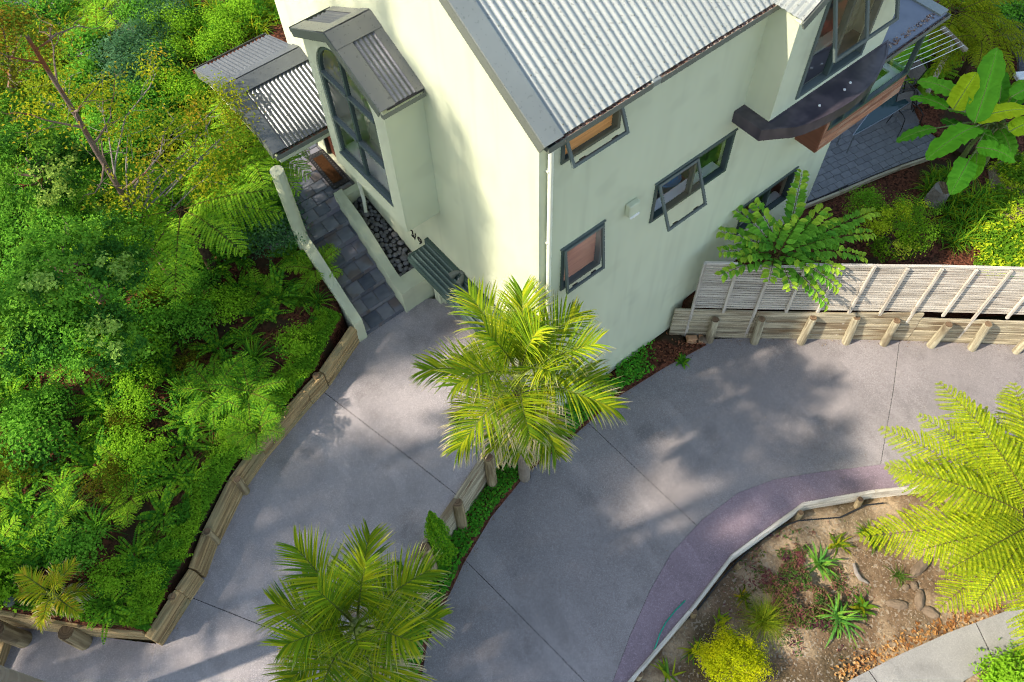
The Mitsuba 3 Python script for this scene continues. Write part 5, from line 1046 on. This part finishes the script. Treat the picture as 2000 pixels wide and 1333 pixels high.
add("sandy_patch", terrain(Polygon([(12.8,15.16),(13.588,15.666),(14.727,15.593),(13.629,12.697),(12.489,13.093),(12.518,13.935)]), lambda x, y: 1.1 + bumpy(.08, 2, 4)(x, y), .2, .15), "m_dirt", kind="structure", label="sandy bare ground behind the right end of the fence")
stump = np.array((11.118,14.204,1.05)); k = thing("tree_stump", "grey cut tree stump between the yellow green bush and the strap leaves", "stump")
add("trunk", tube([stump, stump + [0, 0, .25], stump + [.02, 0, .5]], [.27, .23, .22], 14), "m_bark_grey", k, smooth=50); add("cut_top", tube([stump + [.02, 0, .498], stump + [.02, 0, .506]], .21, 14), "m_log_end", k)
# background at the upper right: dark bank, bushes
k = add("earth_bank", terrain(Polygon([(11.544,18.486),(12.95,19.252),(14.181,19.387),(14.317,17.467),(13.307,15.586),(12.237,15.654),(11.499,16.853)]), lambda x, y: 1.2 + .35 * np.clip((y - 17) / 4, 0, 1) + bumpy(.15, 1, 9)(x, y), .25, .3), "m_mulch", kind="structure", label="dark brown earth bank beyond the patio")
for i, (p, s, pid, lab) in enumerate(zip([(12.078,19.313,1.2),(12.385,18.856,1.2),(11.871,18.358,1.2),(15,20.462,1.2),(14.033,21.239,1.2),(15.69,21.119,1.2),(13.609,18.557,1.2),(14.689,19.352,1.2),(11.703,19.56,1.2)], [1.3, 1.2, 1.0, 1.2, 1.2, 1.3, .8, .9, 1.1], ["swordfern_b", "swordfern_b", "swordfern_b", "greenbush", "greenbush", "darkbush", "straps", "darkbush", "swordfern_b"], ["broad dark fern below the clothesline"] * 3 + ["dark bush at the roadside, upper right corner"] * 3 + ["small strap plant on the dark earth bank", "small dark bush beside the road", "dark fern behind the timber box window"])):
    if i == 0: proto("swordfern_b", rosette(15, 1.1, .14, rg, GREENS["dkfern"]))
    inst("background_plant", pid, p, i * 1.7, s, lab, "plant", "plants at the upper right" if lab.count("clothesline") or lab.count("corner") else None)

# clothesline, table and chairs on the patio
k = thing("clothesline", "clothesline of six white cords with a pale timber crossbar beyond the patio", "clothesline")
ca, cb = np.array((11.658,18.217,3.25)), np.array((11.976,17.289,3.25)); add("crossbar", board(ca, cb, .09, .13), "m_wall_board", k)
cm = (ca + cb) / 2; add("post", board([cm[0] + .05, cm[1] + .05, 1.0], [cm[0] + .05, cm[1] + .05, 3.2], .1, .1, up=(1, 0, 0)), "m_fence", k)
la, lb = np.array((9.697,17.231,3.3)), np.array((9.943,16.429,3.3))
for i, t in enumerate(np.linspace(.02, .98, 6)):
    s, e = la + (lb - la) * t, ca + (cb - ca) * (.08 + t * .8) + [0, 0, .06]; m = (s + e) / 2 - [0, 0, .03]; add("cord", tube([s, m, e], .009, 5), "m_white", k)
add("wall_bar", board(la, lb, .06, .08), "m_steel", k)
k = thing("glass_table", "dark glass topped patio table under the timber box window", "table"); tz = 1.86
tq = Polygon([(9.191,15.9),(9.626,16.437),(10.27,17.212),(10.716,17.421),(10.953,16.988),(10.345,16.581)]); add("tabletop", extrude(tq.convex_hull, tz - .012, tz), "m_tint_glass", k)
th = tq.convex_hull; fr = th.buffer(.02).difference(th.buffer(-.015)); add("table_frame", extrude(fr, tz - .035, tz - .013), "m_steel", k)
for x, y in list(th.minimum_rotated_rectangle.buffer(-.1).exterior.coords)[:4]: add("leg", tube([(x, y, 1.12), (x, y, tz - .036)], .02, 8), "m_steel", k)
def chair(label, at, yaw):
    k = thing("patio_chair", label, "chair"); c, s = math.cos(yaw), math.sin(yaw); M = np.eye(4); M[:2, :2] = [[c, -s], [s, c]]; M[:3, 3] = at
    A = lambda n, m, mat, **q: add(n, m, mat, k, M=M, **q)
    t = np.linspace(0, 1, 9); v = []; 
    seat = np.array([[-.25 + .5 * x, -.25 + .47 * y, .43 - .03 * math.sin(math.pi * x) - .02 * y] for y in t for x in t]); i, j = np.meshgrid(np.arange(8), np.arange(8), indexing="ij"); q = np.stack([i * 9 + j, i * 9 + j + 1, (i + 1) * 9 + j + 1, (i + 1) * 9 + j], -1).reshape(-1, 4)
    A("seat", (seat, q), "m_sling"); back = np.array([[-.24 + .48 * x, .22 + .16 * y + .03 * math.sin(math.pi * x), .43 + .5 * y] for y in t for x in t]); A("backrest", (back, q), "m_sling")
    for x in (-.27, .27):
        A("side_frame", tube([(x, -.27, .0), (x, -.28, .3), (x, -.24, .62), (x, -.1, .66), (x, .2, .64), (x, .3, .6)], .014, 6), "m_black"); A("leg", tube([(x, .3, 0), (x, .22, .42), (x * .93, .4, .96)], .014, 6), "m_black")
    A("top_rail", tube([(-.25, .4, .96), (-.15, .43, 1.0), (.15, .43, 1.0), (.25, .4, .96)], .014, 6), "m_black")
chair("grey sling patio chair at the near side of the glass table", (10.944,16.776,1.12), .25)
chair("grey sling patio chair half hidden behind the banana leaves, beyond the glass table", (11.408,17.505,1.12), 2.0)
chair("patio chair with a curved back rail beside the far end of the timber box", (11.224,18.177,1.12), -1.4)

# doormat
k = thing("doormat", "brown coir doormat with a black patterned rubber border in front of the front door", "doormat")
mo = Polygon([(-.53, 7.02), (-.06, 7.0), (.0, 8.33), (-.46, 8.36)]); mi_ = Polygon([(-.43, 7.17), (-.16, 7.16), (-.11, 8.18), (-.37, 8.2)])
H("border", extrude(mo.difference(mi_), 2.722, 2.742), "m_rubber", k); H("coir", extrude(mi_.buffer(-.004), 2.722, 2.748), "m_coir", k)
sc = [LineString(mo.buffer(-.055).exterior.coords).interpolate(d) for d in np.arange(0, 3.3, .085)]
H("border_scrolls", join([tube([(p.x + .022 * math.cos(a) * (1 - a / 9), p.y + .022 * math.sin(a) * (1 - a / 9), 2.744) for a in np.linspace(0, 6, 8)], .004, 4) for p in sc]), "m_sling", k)

# bare garden plants
rp = np.random.default_rng(41); flx = GREENS["flax"]
def plant(name, label, cat, at, m, mat="m_leaf"): return addc("blades" if cat in ("flax", "grass tuft", "plant") else "foliage", (m[0] + np.array(at), m[1], m[2]), mat, thing(name, label, cat))
plant("flax", "blue green flax tuft at the top of the red leaved patch", "flax", (6.422,5.302,-0.33), tuft(46, .62, .05, rp, flx, 1.3, (.3, 1.2)))
plant("flax", "green flax tuft at the lower right of the red leaved patch", "flax", (6.566,4.151,-0.33), tuft(48, .66, .05, rp, flx, 1.6, (.3, 1.2)))
plant("flax", "dark green flax tuft closest to the tree fern fronds", "flax", (7.703,5.847,-0.33), tuft(60, .52, .035, rp, [(.05, .14, .012), (.09, .18, .012), (.22, .26, .012)], 1.5, (.3, 1.2)))
plant("flax", "small yellow edged flax just left of the dark green flax", "flax", (6.954,5.744,-0.33), tuft(30, .42, .032, rp, [(.1, .18, .012), (.3, .32, .015)], 1.5, (.2, 1.0)))
plant("flax", "small dark flax among the stones in the middle of the bare garden", "flax", (8.067,4.967,-0.33), tuft(34, .36, .02, rp, [(.06, .14, .02), (.1, .18, .025)], 1.4, (.3, 1.2)))
plant("flax", "tiny yellow orange plant left of the grass tuft, near the edging", "flax", (4.682,4.687,-0.33), tuft(24, .26, .035, rp, [(.36, .28, .012), (.16, .2, .012), (.07, .1, .01)], 1.3, (.2, 1.0)))
plant("flax", "small yellow star shaped plant between the edging and the grass tuft", "flax", (4.088,4.222,-0.33), tuft(15, .36, .045, rp, [(.32, .36, .015), (.18, .3, .02)], 1.3, (.3, 1.1)))
plant("flax", "small two tone plant left of the bright yellow bush", "flax", (3.482,3.649,-0.33), tuft(20, .38, .04, rp, [(.08, .2, .03), (.3, .34, .015)], 1.3, (.3, 1.1)))
plant("flax", "small flax at the bottom edge beside the end of the edging", "flax", (2.86,3.215,-0.33), tuft(17, .45, .05, rp, [(.12, .26, .03), (.3, .38, .02)], 1.2, (.4, 1.2)))
plant("grass_tuft", "fine yellow green grass tuft in the middle of the bare garden", "grass tuft", (4.992,4.15,-0.33), tuft(420, .78, .009, rp, [(.2, .28, .015), (.28, .33, .02), (.13, .22, .015)], 1.7, (.35, 1.5), .06))
plant("lime_plant", "small yellow green leafy plant right of the lower flax", "plant", (7.121,4.38,-0.33), tuft(30, .3, .08, rp, [(.28, .3, .015), (.08, .2, .02), (.14, .26, .02)], 1.2, (.3, 1.2), .05, 4))
m, _ = shrub_crown((4.115,3.334,0), (.62, .55, .5), 260, 40, .06, .02, GREENS["gold"], rp, .09, .45, low=-.3); addc("foliage", m, "m_leaf", thing("golden_bush", "round bright golden yellow bush at the bottom edge", "bush"))
m, _ = shrub_crown((9.739,2.81,-0.1), (.6, .5, .35), 120, 30, .09, .045, GREENS["lime"], rp, .12, .4); addc("foliage", m, "m_leaf", thing("green_bush", "bright green bush in the bottom right corner beyond the path", "bush"))
n = 8000; P = np.array((5.972,4.779)) + rp.normal(size=(n, 2)) * [.5, .52]; kp = meshkit.fbm(np.column_stack([P * 2.4, P[:, 0] * 0]), 3, 2) > .42; P = P[kp]; n = len(P)
tn = np.array(GREENS["red"])[np.minimum((meshkit.noise(np.column_stack([P * 4, P[:, 0] * 0 + 3])) * 5 + rp.uniform(-.8, .8, n)).astype(int).clip(0, 4), 4)]
m = leaves(np.column_stack([P, br_z(P[:, 0], P[:, 1]) + rp.uniform(.02, .26, n) * np.exp(-((P - P.mean(0)) ** 2).sum(1))]), rp.normal(0, .6, (n, 3)) + [0, 0, 1], .08 * rp.uniform(.6, 1.4, n), .026 * rp.uniform(.7, 1.5, n), rp, tn)
add("red_ground_cover", m[:2], "m_leaf", color=m[2], label="sprawling patch of reddish green low ground cover in the bare garden", cat="ground cover", kind="stuff")
# stones, logs and litter of the bare garden
def rock(label, at, r, seed, mat="m_rock", yaw=0):
    g = np.random.default_rng(seed); p = np.array(trimesh.creation.icosphere(3).vertices); f = np.array(trimesh.creation.icosphere(3).faces)
    p = p * (1 + .55 * (meshkit.fbm(p * 1.2 + g.uniform(0, 50), 3)[:, None] - .5)) * r; c, s = math.cos(yaw), math.sin(yaw)
    return add("rock", (p @ np.array([[c, s, 0], [-s, c, 0], [0, 0, 1]]) + at, f), mat, label=label, cat="rock", smooth=True)
rock("long pale grey rock half under the tree fern fronds", (8.586,5.156,-0.3), (.34, .11, .14), 1, yaw=.7)
rock("flat brown rock in the middle of the bare garden, under the small dark flax", (7.882,4.388,-0.33), (.24, .1, .09), 2, yaw=-.15)
rock("upright brown rock edge right of the flat brown rock", (8.368,4.451,-0.33), (.1, .24, .12), 3, yaw=-.3)
rock("rounded brown rock nearest the path", (8.509,4.199,-0.33), (.2, .1, .1), 4, yaw=-.6)
rock("small white stone above the brown rocks", (8.34,4.767,-0.33), (.08, .1, .07), 5)
rock("small pale stone right under the small dark flax", (8.157,4.743,-0.33), (.09, .07, .06), 7)
rock("small grey stone beside the fence wall post near the house", (4.733,10.923,0.05), (.15, .12, .11), 8, yaw=.4)
k = thing("driftwood", "curved grey root lying on the bare garden", "driftwood"); add("root", tube([(7.171,5.285,-0.28),(7.171,5.08,-0.27),(7.225,4.945,-0.27),(7.373,4.856,-0.29)], [.03, .05, .05, .02], 8), "m_bark_grey", k, smooth=True)
def scatter(name, pts, z, cols, size, label, rng, mat="m_vc"):
    n = len(pts); m = leaves(np.column_stack([pts, z + rng.uniform(.006, .03, n)]), rng.normal(0, .35, (n, 3)) + [0, 0, 1], size * rng.uniform(.5, 1.4, n), size * .55 * rng.uniform(.6, 1.2, n), rng, cols)
    add(name, m[:2], mat, color=m[2], label=label, cat="leaf litter", kind="stuff")
ln = LineString([(6.31,2.968),(7.589,3.458),(8.767,3.855),(10.069,4.226)]); P = np.array([[q.x, q.y] for q in (ln.interpolate(t) for t in rp.uniform(0, ln.length, 560))]) + rp.normal(0, 1, (560, 2)) * [.09, .11] + [-.03, .07]
scatter("leaf_litter", P, br_z(P[:, 0], P[:, 1]).clip(-.33), GREENS["dry"], .09, "drift of brown fallen leaves along the upper edge of the garden path", rp)
P = rp.uniform((3.2, 1.5), (10.5, 6.3), (3600, 2)); P = P[shapely.contains_xy(BR.buffer(-.1), P[:, 0], P[:, 1]) & (meshkit.fbm(np.column_stack([P * .9, P[:, 0] * 0]), 3, 7) > .45)]
scatter("garden_litter", P, br_z(P[:, 0], P[:, 1]), [(.42, .32, .2), (.3, .2, .11), (.16, .1, .055), (.46, .38, .27)], .034, "dry twigs and leaf crumbs strewn over the bare garden soil", rp)
P = np.array([(5.819,1.335),(7.716,6.316)])[:1] * 0 + rp.uniform((-3.5, 3.2), (13, 10.6), (260, 2)); P = P[shapely.contains_xy(LOWER, P[:, 0], P[:, 1])]
scatter("driveway_litter", P, .004, [(.4, .33, .25), (.25, .18, .12), (.5, .45, .4)], .026, "a few specks of dry leaf on the lower driveway", rp)
ed = [LineString(STRIP), LineString(FB[:5]), LineString(GL)]; P, zz = [], []
for l, nn, z in zip(ed, (520, 420, 420), (.004, .004, 1.504)):
    q = np.array([[a.x, a.y] for a in (l.interpolate(t) for t in rp.uniform(0, l.length, nn))]) + rp.normal(0, .1, (nn, 2)); ok = shapely.contains_xy(LOWER if z < 1 else UPPER, q[:, 0], q[:, 1]); P.append(q[ok]); zz.append(np.full(ok.sum(), z))
scatter("edge_litter", np.vstack(P), np.concatenate(zz), [(.22, .12, .06), (.32, .2, .1), (.12, .08, .05), (.38, .28, .17)], .032, "small dry leaf crumbs blown along the edges of the driveways", rp)
P = np.array((4.299,10.583)) + rp.normal(0, 1, (420, 2)) * [.3, .2]; P = P[shapely.contains_xy(STRIPP, P[:, 0], P[:, 1])]
scatter("strip_litter", P, .1, [(.2, .07, .04), (.3, .12, .06), (.1, .05, .03)], .07, "red brown leaf litter at the end of the planting strip under the fence", rp)
def gut_litter(u0, u1, v0, v1, z, n, sl=0): return np.column_stack([rng.uniform(u0, u1, n), rng.uniform(v0, v1, n), np.full(n, z)])
for nm, c, lab in (("gutter_leaves", np.vstack([gut_litter(.15, 2.0, -.225, -.13, 9.3, 420), gut_litter(2.2, 4.95, -.225, -.13, 9.3, 600)]), "brown dead leaves lying in the long roof gutter"), ("porch_gutter_leaves", np.vstack([gut_litter(-1.7, -.3, 6.13, 6.23, PZ0 - .06, 160), gut_litter(-1.9, -.1, 9.57, 9.67, PZ0 - .05, 330)]), "red brown dead leaves in the gutters of the porch roof"), ("lean_to_leaves", np.vstack([gut_litter(8.3, 10.5, -.68, -.6, 6.49, 220), gut_litter(8.4, 10.3, -.55, -.42, 6.57, 130)]), "dark dead leaves along the gutter of the flat lean-to roof")):
    m = leaves(c, rng.normal(0, .4, (len(c), 3)) + [0, 0, 1], .06 * rng.uniform(.6, 1.3, len(c)), .03, rng, [(.28, .16, .12), (.4, .28, .2), (.15, .08, .06), (.5, .42, .36)] if "porch" not in nm else [(.25, .07, .04), (.33, .12, .06), (.16, .06, .04)])
    add(nm, m[:2], "m_vc", color=m[2], M=HM, label=lab, cat="leaf litter", kind="stuff")
# hoses
add("drip_hose", tube([(8.141,6.586,-0.2),(7.758,6.579,-0.26),(7.127,6.329,-0.28),(6.208,6.306,-0.29),(5.724,6.167,-0.3),(5.145,5.821,-0.3),(4.685,5.465,-0.3),(4.157,4.987,-0.3),(3.658,4.468,-0.3),(3.21,4.15,-0.3),(2.79,3.827,-0.3)], .018, 6), "m_hose_black", label="thin black irrigation hose that follows the inside of the edging", cat="hose", smooth=True)
add("garden_hose", tube([(3.367,4.591,0.02),(3.124,4.391,0.02),(2.899,4.159,0.03),(2.733,3.917,0.09),(2.623,3.687,0.06),(2.507,3.525,-0.2),(2.45,3.487,-0.3)], .014, 6), "m_hose_green", label="green garden hose hooked over the lower end of the edging", cat="hose", smooth=True); bsdf("m_hose_green", (.01, .3, .2), .4)
# bricks at the foot of the fence wall
k = thing("brick_pile", "few orange bricks stacked at the foot of the fence wall beside the house", "bricks"); b0 = np.array((4.444,10.873,0.06))
for i, (dx, dy, dz, a) in enumerate(((0, 0, 0, .05), (0, .12, 0, -.04), (.02, .05, .076, .1), (.24, .06, 0, 1.4))):
    v, f = box(-.115, .115, -.055, .055, 0, .074, .006); c, s = math.cos(a), math.sin(a); add("brick", (v @ np.array([[c, s, 0], [-s, c, 0], [0, 0, 1]]) + b0 + [dx, dy, dz], f), "m_brick", k)
k = thing("garden_lamp", "small dark garden lamp in the leaves behind the corner wall", "lamp"); p = np.array((-9.504,4.53,2.15)); add("post", tube([p, p + [0, 0, .22]], .03, 8), "m_black", k); add("lamp_shade", tube([p + [0, 0, .22], p + [0, 0, .3], p + [0, 0, .33]], [.07, .1, .05], 12), "m_gutter", k)
inst("leafy_plant", "broadleaf", (4.137,10.343,0.06), 1.0, .6, "small bright leafy weed at the end of the planting strip", "plant")
inst("leafy_plant", "broadleaf", (7.83,13.083,1.05), 2.0, .9, "dark broad leaved plant under the glossy shrub", "plant")

# tall trees that stand left of and below the view; their shade falls across the drives and the gable wall
def shade_tree(label, base, h, crowns, seed, per=30, L=.2):
    rng = np.random.default_rng(seed); k = thing("tall_tree", label, "tree"); b = np.array(base, float)
    limbs(k, b, b + [0, 0, h], .22, rng, 9, 1.8, "m_bark", lo=.45)
    addc("crown", cat3([shrub_crown(b + np.array(c), r, m, per, L, L * .6, GREENS["tree"], rng, .34)[0] for c, r, m in crowns]), "m_leaf", k)
S_ = np.array(SUN)
def crown_at(target, D): return np.array(target) + S_ * D
for lab, tg, D, r, m, sd in (("tall slim tree left of the garden, outside the photo", HC + HV * 3.9 + [0, 0, 5.0], 15, (2.2, 2.2, 3.5), 430, 61), ("tall tree farther left of the garden, outside the photo", (-2.8, 11.3, 2.0), 17.5, (1.4, 1.3, 1.3), 120, 62), ("tall tree at the lower left of the garden, outside the photo", (-4.9, 6.0, 1.5), 15.5, (2.3, 2.1, 1.7), 180, 63),
        ("tall tree beside the lower driveway entrance, outside the photo", (-.7, 3.6, 0), 15, (2.0, 1.8, 1.5), 140, 64), ("smaller tree beside the lower driveway entrance, outside the photo", (1.5, 2.6, 0), 12.5, (1.6, 1.4, 1.2), 90, 65), ("slim tree at the foot of the upper driveway, outside the photo", (.2, 6.6, 0), 17.5, (1.5, 1.4, 1.2), 120, 66), ("tall street tree left of the drive entrance, outside the photo", (3.5, 4.9, 0), 19, (1.2, 1.1, 1.0), 80, 67), ("second tall street tree left of the drive entrance, outside the photo", (2.0, 4.2, 0), 18, (1.4, 1.3, 1.1), 95, 68), ("tree beyond the parking apron, outside the photo", (-8.4, 3.2, 1.2), 14, (1.5, 1.3, 1.2), 70, 70)):
    c = crown_at(tg, D); b = (c[0], c[1], .6); shade_tree(lab, b, c[2] - .6, [((0, 0, c[2] - .6), r, m)], sd)
for lab, tg, D, L, sd in (("tall street palm left of the drive entrance, outside the photo", (5.75, 7.3, 0), 19, 1.5, 69), ("second tall street palm by the lush garden, outside the photo", (3.0, 9.4, 0), 22, 1.2, 71), ("third tall street palm by the lush garden, outside the photo", (1.7, 8.3, 0), 22.5, 1.4, 72)):
    c = crown_at(tg, D); palm(lab, (c[0], c[1], .6), c[2] - .9, 15, L, sd, (0, 0), .15, .6, 34, name="tall_palm", e0=1.2, e1=-.5, lw=.05)
